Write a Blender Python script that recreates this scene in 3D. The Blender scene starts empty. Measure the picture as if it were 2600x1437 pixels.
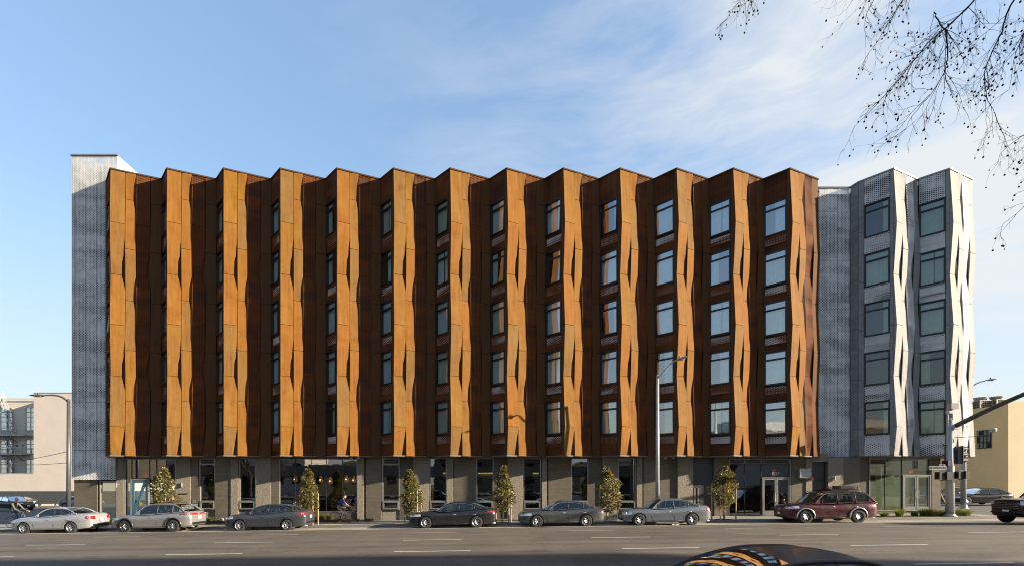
import bpy, math, random
from math import sin, cos, pi, sqrt, radians
from mathutils import Vector, Matrix
from mathutils.bvhtree import BVHTree
random.seed(7)
S = bpy.context.scene
COL = S.collection
# ------------------------------------------------------------------ camera, light, exposure
F, PX, PY, ZC = 1228.0, 1260.0, 1225.0, 2.35     # focal length and principal point in photo pixels, eye height
cam_d = bpy.data.cameras.new("camera"); cam = bpy.data.objects.new("camera", cam_d); COL.objects.link(cam)
cam.location = (0, 0, ZC); cam.rotation_euler = (radians(90), 0, 0)
cam_d.sensor_width = 36; cam_d.lens = F / 2600 * 36
cam_d.shift_x = (1300 - PX) / 2600; cam_d.shift_y = (PY - 718.5) / 2600
cam_d.clip_start = 0.1; cam_d.clip_end = 4000
S.camera = cam
S.cycles.pixel_filter_type = 'BLACKMAN_HARRIS'; S.cycles.filter_width = 1.05
SUN_EL, SUN_AZ = 17.0, 103.0                     # azimuth clockwise from +Y
S.view_settings.view_transform = 'Standard'; S.view_settings.look = 'None'
S.view_settings.exposure = 1.85; S.view_settings.gamma = 1; S.view_settings.use_curve_mapping = False
sd = bpy.data.lights.new("sun", 'SUN'); sd.energy = 5.0; sd.angle = radians(0.6); sd.color = (1.0, 0.85, 0.64)
so = bpy.data.objects.new("sun", sd); COL.objects.link(so)
sv = Vector((sin(radians(SUN_AZ)) * cos(radians(SUN_EL)), cos(radians(SUN_AZ)) * cos(radians(SUN_EL)), sin(radians(SUN_EL))))
so.rotation_euler = sv.to_track_quat('Z', 'Y').to_euler(); so.location = (60, -20, 40)


class G:
    """small node-graph helper"""
    def __init__(s, nt): s.nt = nt; nt.nodes.clear()
    def n(s, t, ins=None, **pr):
        nd = s.nt.nodes.new(t)
        for k, v in pr.items(): setattr(nd, k, v)
        for k, v in (ins or {}).items():
            sk = nd.inputs[k]
            if isinstance(v, bpy.types.NodeSocket): s.nt.links.new(v, sk)
            else: sk.default_value = v
        return nd
    def m(s, op, a, b=0.0, c=0.0, clamp=False):
        return s.n('ShaderNodeMath', {0: a, 1: b, 2: c}, operation=op, use_clamp=clamp).outputs[0]
    def noise(s, vec, scale, detail=4, rough=0.5, dist=0.0):
        return s.n('ShaderNodeTexNoise', {'Vector': vec, 'Scale': scale, 'Detail': detail, 'Roughness': rough, 'Distortion': dist}).outputs[0]
    def mapv(s, vec, scale, loc=(0, 0, 0), rot=(0, 0, 0)):
        return s.n('ShaderNodeMapping', {'Vector': vec, 'Scale': scale, 'Location': loc, 'Rotation': rot}).outputs[0]
    def ramp(s, fac, stops, interp='LINEAR'):
        nd = s.n('ShaderNodeValToRGB', {'Fac': fac}); cr = nd.color_ramp; cr.interpolation = interp
        while len(cr.elements) < len(stops): cr.elements.new(0.5)
        for e, (p, c) in zip(cr.elements, stops): e.position = p; e.color = (*c, 1) if len(c) == 3 else c
        return nd.outputs[0]
    def mix(s, fac, a, b, mode='MIX'):
        nd = s.n('ShaderNodeMix', data_type='RGBA', blend_type=mode)
        for i, v in ((0, fac), (6, a), (7, b)):
            if isinstance(v, bpy.types.NodeSocket): s.nt.links.new(v, nd.inputs[i])
            else: nd.inputs[i].default_value = v if i == 0 else ((*v, 1) if len(v) == 3 else v)
        return nd.outputs[2]
    def rng(s, v, a, b, c, d, clamp=True):
        return s.n('ShaderNodeMapRange', {0: v, 1: a, 2: b, 3: c, 4: d}, clamp=clamp).outputs[0]


w = bpy.data.worlds.new("World"); S.world = w; w.use_nodes = True
g = G(w.node_tree)
tc = g.n('ShaderNodeTexCoord').outputs['Generated']
sky = g.n('ShaderNodeTexSky', sky_type='NISHITA', sun_disc=False, sun_elevation=radians(SUN_EL), sun_rotation=radians(SUN_AZ), altitude=10, air_density=1.0, dust_density=0.6, ozone_density=1.6).outputs[0]
sep = g.n('ShaderNodeSeparateXYZ', {0: tc}).outputs
# cirrus: wind-drawn streaks rising to the right, thin on the left, banked up toward the sun
wv = g.n('ShaderNodeTexNoise', {'Vector': tc, 'Scale': 2.2, 'Detail': 3}).outputs[1]
pv = g.n('ShaderNodeVectorMath', {0: tc, 1: g.n('ShaderNodeVectorMath', {0: wv, 1: (0.22, 0.22, 0.22)}, operation='MULTIPLY').outputs[0]}, operation='ADD').outputs[0]
st = g.mapv(pv, (1.5, 1.5, 6.5), rot=(0, radians(26), 0))
n1 = g.noise(st, 1.5, 11, 0.62, 0.25)
n3 = g.noise(g.mapv(pv, (4, 4, 16), rot=(0, radians(30), 0)), 1.5, 8, 0.65, 0.3)
n2 = g.noise(g.mapv(tc, (1, 1, 2.4), loc=(0.35, 0, 0.2), rot=(0, radians(24), 0)), 2.6, 4, 0.5)
ax = g.m('ADD', sep[0], g.m('MULTIPLY', sep[2], -0.22))
bank = g.rng(ax, -0.50, 0.26, 0.0, 1.0)
fib = g.m('ADD', g.m('MULTIPLY', n1, 0.72), g.m('MULTIPLY', n3, 0.28))
thr = g.m('ADD', fib, g.m('MULTIPLY', g.m('SUBTRACT', n2, 0.5), 0.75))
cl = g.rng(g.m('ADD', thr, g.m('MULTIPLY', bank, 0.07)), 0.47, 0.83, 0, 1)
veil = g.m('ADD', g.m('MULTIPLY', g.rng(ax, -0.1, 0.5, 0.0, 0.26), g.rng(n1, 0.3, 0.6, 0.3, 1)), g.rng(sep[2], 0.0, 0.45, 0.60, 0.04))
cov = g.m('ADD', g.m('MULTIPLY', cl, g.m('MULTIPLY', bank, 0.95)), veil, clamp=True)
cov = g.m('MULTIPLY', cov, 0.92)
SKY = 0.115
lum = g.n('ShaderNodeRGBToBW', {0: sky}).outputs[0]
cmp_ = g.m('DIVIDE', 1.36, g.m('ADD', 1.0, g.m('MULTIPLY', lum, 0.42)))     # the haze band near the horizon is held back, as in the photograph
cm3 = g.n('ShaderNodeCombineXYZ', {0: cmp_, 1: g.m('MULTIPLY', cmp_, 1.0), 2: g.m('MULTIPLY', cmp_, 0.965)}).outputs[0]
skyc = g.n('ShaderNodeVectorMath', {0: sky, 1: cm3}, operation='MULTIPLY').outputs[0]
bg = g.n('ShaderNodeBackground', {0: skyc, 1: SKY}).outputs[0]
bc = g.n('ShaderNodeBackground', {0: (0.96, 0.985, 1.0, 1), 1: 0.25}).outputs[0]
mx = g.n('ShaderNodeMixShader', {0: cov, 1: bg, 2: bc}).outputs[0]
g.n('ShaderNodeOutputWorld', {0: mx})

# ------------------------------------------------------------------ helpers
def P(px, py, D): return Vector(((px - PX) / F * D, D, ZC + (PY - py) / F * D))
def XX(px, D): return (px - PX) / F * D
def ZZ(py, D): return ZC + (PY - py) / F * D


def lerp_list(pts, v):
    if v <= pts[0][0]: return pts[0][1]
    for (a, za), (b, zb) in zip(pts, pts[1:]):
        if v <= b: return za + (zb - za) * (v - a) / (b - a)
    return pts[-1][1]


CROSS = [(-60, 0.1), (3.6, 0.1), (3.8, 0.0), (8, 0.14), (11, 0.2), (15.3, 0.21), (18.7, 0.17), (22.3, 0.09), (26.2, -0.08), (28.5, -0.16), (28.52, -0.03), (31.5, 0.0), (400, -1.4)]
def gz(x, y):
    return 0.0135 * max(-90, min(90, x)) + lerp_list(CROSS, y)


def mesh_obj(name, verts, faces, mat, parent=None, uvs=None, smooth=False, mats=None, fm=None):
    base = parent_world(parent)
    me = bpy.data.meshes.new(name)
    me.from_pydata([tuple(Vector(v) - base) for v in verts], [], faces)
    for mm in (mats or [mat]): me.materials.append(mm)
    if fm:
        for p, i in zip(me.polygons, fm): p.material_index = i
    if uvs:
        ul = me.uv_layers.new(name='UVMap')
        for p in me.polygons:
            for li in p.loop_indices: ul.data[li].uv = uvs[me.loops[li].vertex_index]
    if smooth:
        for p in me.polygons: p.use_smooth = True
    o = bpy.data.objects.new(name, me); COL.objects.link(o)
    if parent: o.parent = parent
    return o


def parent_world(p):
    v = Vector((0, 0, 0))
    while p: v += p.location; p = p.parent
    return v


def tag(o, label=None, cat=None, group=None, kind=None):
    if label: o['label'] = label
    if cat: o['category'] = cat
    if group: o['group'] = group
    if kind: o['kind'] = kind
    return o


def thing(name, loc, label, cat, group=None):
    o = bpy.data.objects.new(name, None); COL.objects.link(o); o.location = loc
    o.empty_display_size = 0.3
    return tag(o, label, cat, group)


class MB:
    def __init__(s): s.v = []; s.f = []; s.u = []; s.fm = []; s.mi = 0
    def add(s, vs, fs, us=None):
        k = len(s.v); s.v += [Vector(v) for v in vs]; s.f += [tuple(i + k for i in f) for f in fs]
        s.fm += [s.mi] * len(fs)
        s.u += us if us else [(v[0] + v[1], v[2]) for v in vs]
        return s
    def quad(s, a, b, c, d, us=None): return s.add([a, b, c, d], [(0, 1, 2, 3)], us)
    def box(s, x0, x1, y0, y1, z0, z1):
        vs = [(x, y, z) for z in (z0, z1) for y in (y0, y1) for x in (x0, x1)]
        return s.add(vs, [(0, 2, 3, 1), (4, 5, 7, 6), (0, 1, 5, 4), (2, 6, 7, 3), (0, 4, 6, 2), (1, 3, 7, 5)])
    def obox(s, c, ax, ay, az):
        """box centred at c with half-axis vectors"""
        c, ax, ay, az = map(Vector, (c, ax, ay, az))
        vs = [c + ax * i + ay * j + az * k for k in (-1, 1) for j in (-1, 1) for i in (-1, 1)]
        return s.add(vs, [(0, 2, 3, 1), (4, 5, 7, 6), (0, 1, 5, 4), (2, 6, 7, 3), (0, 4, 6, 2), (1, 3, 7, 5)])
    def tube(s, pts, rad, n=6, cap=True):
        pts = [Vector(p) for p in pts]
        if not hasattr(rad, '__len__'): rad = [rad] * len(pts)
        vs = []; fs = []; prev = None
        for i, p in enumerate(pts):
            d = (pts[min(i + 1, len(pts) - 1)] - pts[max(i - 1, 0)])
            if d.length < 1e-9: d = Vector((0, 0, 1))
            d.normalize()
            if prev is None:
                a = Vector((0, 0, 1)) if abs(d.z) < 0.9 else Vector((1, 0, 0))
                e1 = d.cross(a).normalized()
            else:
                e1 = (prev - d * prev.dot(d))
                e1 = e1.normalized() if e1.length > 1e-6 else d.orthogonal().normalized()
            prev = e1; e2 = d.cross(e1)
            for k in range(n):
                t = 2 * pi * k / n
                vs.append(p + (e1 * cos(t) + e2 * sin(t)) * rad[i])
        for i in range(len(pts) - 1):
            for k in range(n):
                a = i * n + k; b = i * n + (k + 1) % n
                fs.append((a, b, b + n, a + n))
        if cap:
            fs.append(tuple(range(n))[::-1]); fs.append(tuple(range((len(pts) - 1) * n, len(pts) * n)))
        return s.add(vs, fs)
    def ball(s, c, r, nu=8, nv=5):
        r = r if hasattr(r, '__len__') else (r, r, r); c = Vector(c)
        vs = [c + Vector((0, 0, -r[2]))]
        for j in range(1, nv):
            t = -pi / 2 + pi * j / nv
            for i in range(nu):
                p = 2 * pi * i / nu
                vs.append(c + Vector((cos(t) * cos(p) * r[0], cos(t) * sin(p) * r[1], sin(t) * r[2])))
        vs.append(c + Vector((0, 0, r[2]))); fs = []
        for i in range(nu): fs.append((0, 1 + (i + 1) % nu, 1 + i))
        for j in range(nv - 2):
            for i in range(nu):
                a = 1 + j * nu + i; b = 1 + j * nu + (i + 1) % nu
                fs.append((a, b, b + nu, a + nu))
        L = len(vs) - 1; k = 1 + (nv - 2) * nu
        for i in range(nu): fs.append((k + i, k + (i + 1) % nu, L))
        return s.add(vs, fs)
    def lathe(s, prof, c, axis='Z', n=24):
        """prof: (radius, height) along the axis"""
        c = Vector(c); vs = []; fs = []
        for r, h in prof:
            for k in range(n):
                t = 2 * pi * k / n
                if axis == 'Z': vs.append(c + Vector((r * cos(t), r * sin(t), h)))
                else: vs.append(c + Vector((r * cos(t), h, r * sin(t))))
        for j in range(len(prof) - 1):
            for k in range(n):
                a = j * n + k; b = j * n + (k + 1) % n
                fs.append((a, b, b + n, a + n) if axis == 'Z' else (a, a + n, b + n, b))
        return s.add(vs, fs)
    def build(s, name, mat, parent=None, smooth=False, kind=None, label=None, mats=None):
        o = mesh_obj(name, s.v, s.f, mat, parent, s.u, smooth, mats, s.fm if mats else None)
        if kind: o['kind'] = kind
        if label: o['label'] = label
        return o


def text_obj(name, txt, mat, parent, loc, size, rot=(pi / 2, 0, 0), ext=0.004, sx=1.0, align='CENTER'):
    cu = bpy.data.curves.new(name, 'FONT'); cu.body = txt; cu.size = size; cu.extrude = ext
    cu.align_x = align; cu.align_y = 'CENTER'; cu.materials.append(mat)
    o = bpy.data.objects.new(name, cu); COL.objects.link(o)
    me = bpy.data.meshes.new_from_object(o.evaluated_get(bpy.context.evaluated_depsgraph_get())); bpy.data.objects.remove(o, do_unlink=True)
    if not me.materials: me.materials.append(mat)
    o = bpy.data.objects.new(name, me); COL.objects.link(o)
    o.parent = parent; o.location = Vector(loc) - parent_world(parent); o.rotation_euler = rot; o.scale = (sx, 1, 1)
    return o


# ------------------------------------------------------------------ materials
def newmat(name):
    m = bpy.data.materials.new(name); m.use_nodes = True; return m, G(m.node_tree)


def out(g, sh, disp=None):
    g.n('ShaderNodeOutputMaterial', {0: sh})


KA = 0.46      # overall reflectance scale: keeps base colours at measured values for this exposure
def pbsdf(g, color, rough=0.6, metal=0.0, bump=None, bstr=0.3, bdist=0.02, alpha=None, spec=None, coat=0.0, emis=None, es=0.0, k=None):
    k = KA if k is None else k
    color = g.n('ShaderNodeVectorMath', {0: color if isinstance(color, bpy.types.NodeSocket) else tuple(color[:3]), 1: (k, k, k)}, operation='MULTIPLY').outputs[0]
    ins = {'Base Color': color if not isinstance(color, tuple) else (*color, 1)[:4], 'Roughness': rough, 'Metallic': metal}
    if bump is not None:
        ins['Normal'] = g.n('ShaderNodeBump', {'Height': bump, 'Strength': bstr, 'Distance': bdist}).outputs[0]
    if alpha is not None: ins['Alpha'] = alpha
    if spec is not None: ins['Specular IOR Level'] = spec
    if coat: ins['Coat Weight'] = coat; ins['Coat Roughness'] = 0.04
    if emis: ins['Emission Color'] = (*emis, 1); ins['Emission Strength'] = es
    return g.n('ShaderNodeBsdfPrincipled', ins).outputs[0]


def plain(name, color, rough=0.6, metal=0.0, var=0.12, vs=3.0, coat=0.0, spec=None, emis=None, es=0.0, bump=0.0, bs=60, k=None):
    """solid colour with faint uneven tone and wear"""
    m, g = newmat(name)
    oc = g.n('ShaderNodeTexCoord').outputs['Object']
    nz = g.noise(oc, vs, 5, 0.6)
    f = g.rng(nz, 0.3, 0.7, 1 - var, 1 + var)
    col = g.n('ShaderNodeVectorMath', {0: (*color,), 1: g.n('ShaderNodeCombineXYZ', {0: f, 1: f, 2: f}).outputs[0]}, operation='MULTIPLY').outputs[0]
    b = g.noise(oc, bs, 3) if bump else None
    out(g, pbsdf(g, col, rough, metal, b, bump, 0.01, None, spec, coat, emis, es, k)); return m


def holes(g, px, py, rmin, rmax, ns=0.9, tilt=0.35, lo=0.38, hi=0.62):
    uv = g.n('ShaderNodeUVMap', uv_map='UVMap').outputs[0]
    sp = g.n('ShaderNodeSeparateXYZ', {0: uv}).outputs
    def dist(off):
        a = g.m('MULTIPLY', g.m('SUBTRACT', g.m('FRACT', g.m('ADD', g.m('DIVIDE', sp[0], px), off)), 0.5), px)
        b = g.m('MULTIPLY', g.m('SUBTRACT', g.m('FRACT', g.m('ADD', g.m('DIVIDE', sp[1], py), off)), 0.5), py)
        return g.m('SQRT', g.m('ADD', g.m('MULTIPLY', a, a), g.m('MULTIPLY', b, b)))
    d = g.m('MINIMUM', dist(0.0), dist(0.5))
    ri = g.n('ShaderNodeObjectInfo').outputs['Random']
    vec = g.n('ShaderNodeCombineXYZ', {0: sp[0], 1: sp[1], 2: g.m('MULTIPLY', g.m('FLOOR', g.m('MULTIPLY', sp[0], 0.0)), 1.0)}).outputs[0]
    nz = g.noise(g.mapv(vec, (0.45, 1.3, 1), rot=(0, 0, -tilt)), ns, 2, 0.5, 0.6)
    r = g.rng(nz, lo, hi, rmin, rmax)
    return g.m('GREATER_THAN', d, r)


def corten(name, perf=None, dark=0.0, dc=(0.19, 0.036, 0.020)):
    m, g = newmat(name)
    oc = g.n('ShaderNodeTexCoord').outputs['Object']
    ri = g.n('ShaderNodeObjectInfo').outputs['Random']
    off = g.n('ShaderNodeVectorMath', {0: oc, 1: g.n('ShaderNodeCombineXYZ', {0: g.m('MULTIPLY', ri, 37.0), 1: 0.0, 2: g.m('MULTIPLY', ri, 91.0)}).outputs[0]}, operation='ADD').outputs[0]
    streak = g.noise(g.mapv(off, (9, 9, 0.35)), 1.0, 6, 0.6)
    blot = g.noise(off, 0.9, 7, 0.65, 0.8)
    fine = g.noise(off, 26.0, 4, 0.6)
    base = g.ramp(g.m('ADD', g.m('MULTIPLY', streak, 0.55), g.m('MULTIPLY', blot, 0.45)), [(0.32, (0.235, 0.094, 0.026)), (0.47, (0.33, 0.150, 0.037)), (0.60, (0.375, 0.185, 0.052)), (0.8, (0.40, 0.222, 0.082))])
    # each plate weathers on its own: redder or more ochre
    tint = g.ramp(ri, [(0.0, (1.05, 0.95, 0.82)), (0.3, (1.03, 1.0, 0.9)), (0.6, (0.98, 1.0, 1.0)), (0.68, (0.84, 0.99, 1.30)), (0.82, (0.90, 1.02, 1.20)), (1.0, (1.06, 1.06, 0.72))])
    col = g.mix(1.0, base, tint, 'MULTIPLY')
    stain = g.rng(g.noise(g.mapv(off, (2.2, 2.2, 1.1)), 1.6, 8, 0.7, 2.2), 0.55, 0.68, 0, 0.35)
    col = g.mix(stain, col, (0.16, 0.085, 0.05))
    chalk = g.rng(g.noise(g.mapv(off, (6, 6, 2.5)), 1.4, 8, 0.75, 0.5), 0.66, 0.74, 0, 0.45)
    col = g.mix(chalk, col, (0.46, 0.33, 0.24))
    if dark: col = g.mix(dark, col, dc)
    al = holes(g, *perf) if perf else None
    out(g, pbsdf(g, col, g.rng(fine, 0.3, 0.7, 0.62, 0.8), 0.0, g.m('ADD', fine, g.m('MULTIPLY', streak, 1.5)), 0.12, 0.01, al, 0.05)); return m


def galv(name, perf=None, bright=1.0):
    m, g = newmat(name)
    oc = g.n('ShaderNodeTexCoord').outputs['Object']
    ri = g.n('ShaderNodeObjectInfo').outputs['Random']
    off = g.n('ShaderNodeVectorMath', {0: oc, 1: g.n('ShaderNodeCombineXYZ', {0: g.m('MULTIPLY', ri, 17.0), 1: 0.0, 2: g.m('MULTIPLY', ri, 31.0)}).outputs[0]}, operation='ADD').outputs[0]
    sp = g.noise(off, 2.2, 8, 0.7, 1.0); sp2 = g.noise(g.mapv(off, (7, 7, 1.0)), 1.0, 4, 0.6)
    mixf = g.m('ADD', g.m('MULTIPLY', sp, 0.7), g.m('MULTIPLY', sp2, 0.3))
    col = g.ramp(mixf, [(0.33, (0.30 * bright, 0.305 * bright, 0.31 * bright)), (0.52, (0.46 * bright, 0.465 * bright, 0.47 * bright)), (0.68, (0.60 * bright, 0.605 * bright, 0.61 * bright))])
    al = holes(g, *perf) if perf else None
    out(g, pbsdf(g, col, g.rng(sp, 0.3, 0.7, 0.62, 0.75), 0.0, sp, 0.08, 0.01, al, 0.08)); return m


def concrete(name, c0, c1, rough_face=False, board=True):
    m, g = newmat(name)
    oc = g.n('ShaderNodeTexCoord').outputs['Object']
    if rough_face:
        v = g.n('ShaderNodeTexVoronoi', {'Vector': oc, 'Scale': 34.0}).outputs[0]
        n = g.noise(oc, 9, 6, 0.7)
        f = g.m('ADD', g.m('MULTIPLY', v, 0.8), g.m('MULTIPLY', n, 0.5))
        col = g.ramp(f, [(0.25, c0), (0.75, c1)])
        out(g, pbsdf(g, col, 0.9, 0, f, 0.9, 0.06))
    else:
        hb = g.noise(g.mapv(oc, (0.5, 0.5, 7)), 1.0, 5, 0.65)
        bl = g.noise(oc, 1.3, 7, 0.65, 0.6)
        f = g.m('ADD', g.m('MULTIPLY', hb, 0.5), g.m('MULTIPLY', bl, 0.5))
        col = g.ramp(f, [(0.33, c0), (0.66, c1)])
        out(g, pbsdf(g, col, 0.8, 0, g.m('ADD', g.m('MULTIPLY', hb, 1.5), g.noise(oc, 40, 3)), 0.25, 0.03))
    return m


M = {}
M['corten'] = corten('corten')
M['corten_valley'] = corten('corten_shaded', dark=0.66, dc=(0.085, 0.040, 0.032))  # valley plates and returns: shade darkening painted into the rust colour
M['corten_perf'] = corten('corten_perforated', (0.18, 0.11, 0.026, 0.044), dark=0.60)  # perforated and spandrel sheets carry painted shade too, redder
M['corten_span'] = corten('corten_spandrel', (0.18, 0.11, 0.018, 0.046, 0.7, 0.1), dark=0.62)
M['galv'] = galv('galvanised', bright=0.98)
M['galv_perf'] = galv('galvanised_perforated', (0.18, 0.11, 0.018, 0.038, 0.7, 0.3), bright=2.5)  # same metal as the plates, colour brightened to lift the shaded screens
M['galv_span'] = galv('galvanised_spandrel', (0.21, 0.13, 0.020, 0.050, 0.8, 0.1), bright=2.3)  # spandrels in shade are brightened in colour the same way
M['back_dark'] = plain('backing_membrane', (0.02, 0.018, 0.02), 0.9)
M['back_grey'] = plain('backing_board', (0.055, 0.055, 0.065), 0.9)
M['back_light'] = plain('louvre_liner', (0.75, 0.75, 0.78), 0.7, k=.9)
M['coping_r'] = plain('coping_rust', (0.12, 0.07, 0.045), 0.85, 0.0, spec=.1)
M['coping_s'] = plain('coping_silver', (0.45, 0.45, 0.46), 0.4, 0.4)
M['soffit'] = plain('soffit', (0.22, 0.19, 0.155), 0.8)
M['conc'] = concrete('board_formed_concrete', (0.125, 0.105, 0.075), (0.25, 0.21, 0.145))
M['conc2'] = concrete('dark_concrete', (0.10, 0.085, 0.062), (0.18, 0.15, 0.105))
M['rough'] = concrete('bush_hammered_concrete', (0.20, 0.178, 0.142), (0.46, 0.40, 0.31), True)
M['frame_dark'] = plain('bronze_frame', (0.022, 0.018, 0.022), 0.4, 0.3, 0.1)
M['alu'] = plain('aluminium_frame', (0.42, 0.41, 0.385), 0.38, 0.35, 0.08)
M['door_grey'] = plain('dark_grey_door', (0.05, 0.052, 0.062), 0.45)
M['blue_door'] = plain('blue_door_paint', (0.085, 0.20, 0.30), 0.45)
M['white'] = plain('white_paint', (0.75, 0.74, 0.70), 0.6)
M['curtain'] = plain('curtain_cloth', (0.70, 0.76, 0.77), 0.9, var=0.08, k=1)
M['curtain2'] = plain('warm_curtain', (0.66, 0.64, 0.56), 0.9, var=0.08, k=1)
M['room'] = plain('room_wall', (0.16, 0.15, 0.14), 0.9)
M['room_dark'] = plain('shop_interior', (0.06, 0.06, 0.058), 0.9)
M['black'] = plain('black_plastic', (0.015, 0.015, 0.017), 0.45)
M['rubber'] = plain('tyre_rubber', (0.035, 0.032, 0.03), 0.85, var=0.25, vs=8)
M['chrome'] = plain('chrome', (0.75, 0.75, 0.76), 0.15, 1.0, 0.02, k=.9)
M['alloy'] = plain('alloy', (0.55, 0.55, 0.56), 0.28, 0.8, 0.05, k=.9)
M['alloy_dark'] = plain('dark_alloy', (0.12, 0.12, 0.13), 0.3, 0.7, 0.05)
M['red_lens'] = plain('red_lens', (0.45, 0.012, 0.012), 0.15, 0, 0.1, 9, 0.3, k=.5)
M['amber'] = plain('amber_lens', (0.7, 0.25, 0.03), 0.15)
M['clear_lens'] = plain('headlight_lens', (0.5, 0.52, 0.55), 0.08, 0.3, 0.15, 9, 0.6, k=.9)
M['plate'] = plain('licence_plate', (0.7, 0.71, 0.72), 0.4, var=0.25, vs=30, k=.9)
M['seat'] = plain('car_seat', (0.09, 0.085, 0.08), 0.8)
M['wood'] = plain('stake_wood', (0.52, 0.38, 0.20), 0.75, var=0.2, vs=6)
M['batten'] = plain('batten_wood', (0.20, 0.12, 0.07), 0.8, var=0.2)
M['bark'] = plain('bark', (0.13, 0.10, 0.075), 0.9, var=0.35, vs=6, bump=0.5, bs=30)
M['twig'] = plain('dark_twig', (0.035, 0.03, 0.028), 0.85, var=0.2)
M['planter'] = plain('rusted_planter', (0.12, 0.055, 0.03), 0.8, var=0.2)
M['yellow'] = plain('tactile_yellow', (0.75, 0.48, 0.03), 0.6, var=0.15, vs=10)
M['steel'] = plain('galvanised_pole', (0.72, 0.74, 0.76), 0.4, 0.35, 0.15, 5)
M['steel_dk'] = plain('grey_pole', (0.14, 0.16, 0.18), 0.45, 0.4, 0.15, 5)
M['sign_white'] = plain('sign_face', (0.55, 0.55, 0.56), 0.4, var=0.06)
M['sign_black'] = plain('sign_lettering', (0.01, 0.01, 0.01), 0.5)
M['led'] = plain('lamp_lens', (0.3, 0.32, 0.34), 0.2)
M['pend'] = plain('wicker_shade', (0.42, 0.17, 0.05), 0.8, var=0.3, vs=25, emis=(1.0, 0.34, 0.08), es=0.07)
M['bulb'] = plain('bulb', (1, 0.9, 0.7), 0.5, emis=(1.0, 0.8, 0.5), es=3.5)
M['warm_strip'] = plain('wall_washer', (1, 0.8, 0.5), 0.5, emis=(1.0, 0.62, 0.25), es=1.3)
M['exit'] = plain('exit_sign', (0.5, 0.02, 0.02), 0.5, emis=(1.0, 0.03, 0.03), es=0.06)
M['skin'] = plain('skin', (0.50, 0.28, 0.19), 0.55, var=0.06, k=.85)
M['beige'] = plain('cream_stucco', (1.08, 0.95, 0.84), 0.9, var=0.05, vs=0.6, bump=0.15, bs=25)
M['beige_base'] = plain('slate_base_paint', (0.10, 0.115, 0.12), 0.8, var=0.12)
M['yellow_wall'] = plain('ochre_stucco', (1.25, 0.90, 0.43), 0.9, var=0.06, vs=0.5, bump=0.12, bs=20)
M['cream_wall'] = plain('cream_wall', (1.15, 0.97, 0.62), 0.9, var=0.05, vs=0.5)
M['unit'] = plain('rooftop_unit', (0.45, 0.44, 0.40), 0.5, 0.2)
M['soil'] = plain('planting_soil', (0.06, 0.042, 0.03), 0.95, var=0.4, vs=12, bump=0.6, bs=30)
M['green_board'] = plain('green_lit_lining', (0.20, 0.25, 0.11), 0.85, var=0.35, vs=1.2)
M['banner'] = plain('banner', (0.42, 0.50, 0.36), 0.7)
M['viaduct'] = plain('viaduct_concrete', (0.33, 0.31, 0.28), 0.9, var=0.15, vs=0.5)
M['conduit'] = plain('cable', (0.03, 0.03, 0.03), 0.6)
M['can_red'] = plain('red_can', (0.55, 0.05, 0.04), 0.35)


def glass(name, tint, base_ref, through=0.8):
    m, g = newmat(name)
    tr = g.n('ShaderNodeBsdfTransparent', {0: (*[c * through for c in tint], 1)}).outputs[0]
    oc = g.n('ShaderNodeTexCoord').outputs['Object']
    nb = g.n('ShaderNodeBump', {'Height': g.noise(oc, 1.1, 2), 'Strength': 0.02, 'Distance': 0.1}).outputs[0]
    gl = g.n('ShaderNodeBsdfAnisotropic', {'Color': (0.95, 0.97, 1.0, 1), 'Roughness': 0.015, 'Normal': nb}).outputs[0]
    fr = g.n('ShaderNodeFresnel', {'IOR': 1.5}).outputs[0]
    f = g.m('ADD', g.m('MULTIPLY', fr, 1.0), base_ref, clamp=True)
    out(g, g.n('ShaderNodeMixShader', {0: f, 1: tr, 2: gl}).outputs[0]); return m


M['glass'] = glass('window_glass', (0.78, 0.90, 0.92), 0.23, 0.98)
M['glass_dim'] = glass('silver_bay_glass', (0.60, 0.70, 0.62), 0.05, 0.95)
M['shop_glass'] = glass('shop_glass', (0.62, 0.72, 0.70), 0.14, 0.9)
M['car_glass'] = glass('car_glass', (0.45, 0.52, 0.50), 0.02, 0.8)
M['tint_glass'] = glass('tinted_car_glass', (0.12, 0.13, 0.14), 0.03, 0.9)


def car_paint(name, c, metal=0.35, rough=0.32, dirt=0.25, coat=0.4):
    m, g = newmat(name)
    oc = g.n('ShaderNodeTexCoord').outputs['Object']
    d = g.rng(g.noise(g.mapv(oc, (1, 1, 2)), 2.5, 7, 0.65), 0.4, 0.7, 0, dirt)
    z = g.n('ShaderNodeSeparateXYZ', {0: oc}).outputs[2]
    low = g.rng(z, 0.2, 0.55, 0.35 * min(1, dirt * 3), 0)
    f = g.m('ADD', d, low, clamp=True)
    col = g.mix(f, c, (0.16, 0.135, 0.11))
    out(g, pbsdf(g, col, g.m('ADD', g.m('MULTIPLY', f, 0.4), rough), metal, None, 0, 0, None, 0.35, coat)); return m


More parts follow.
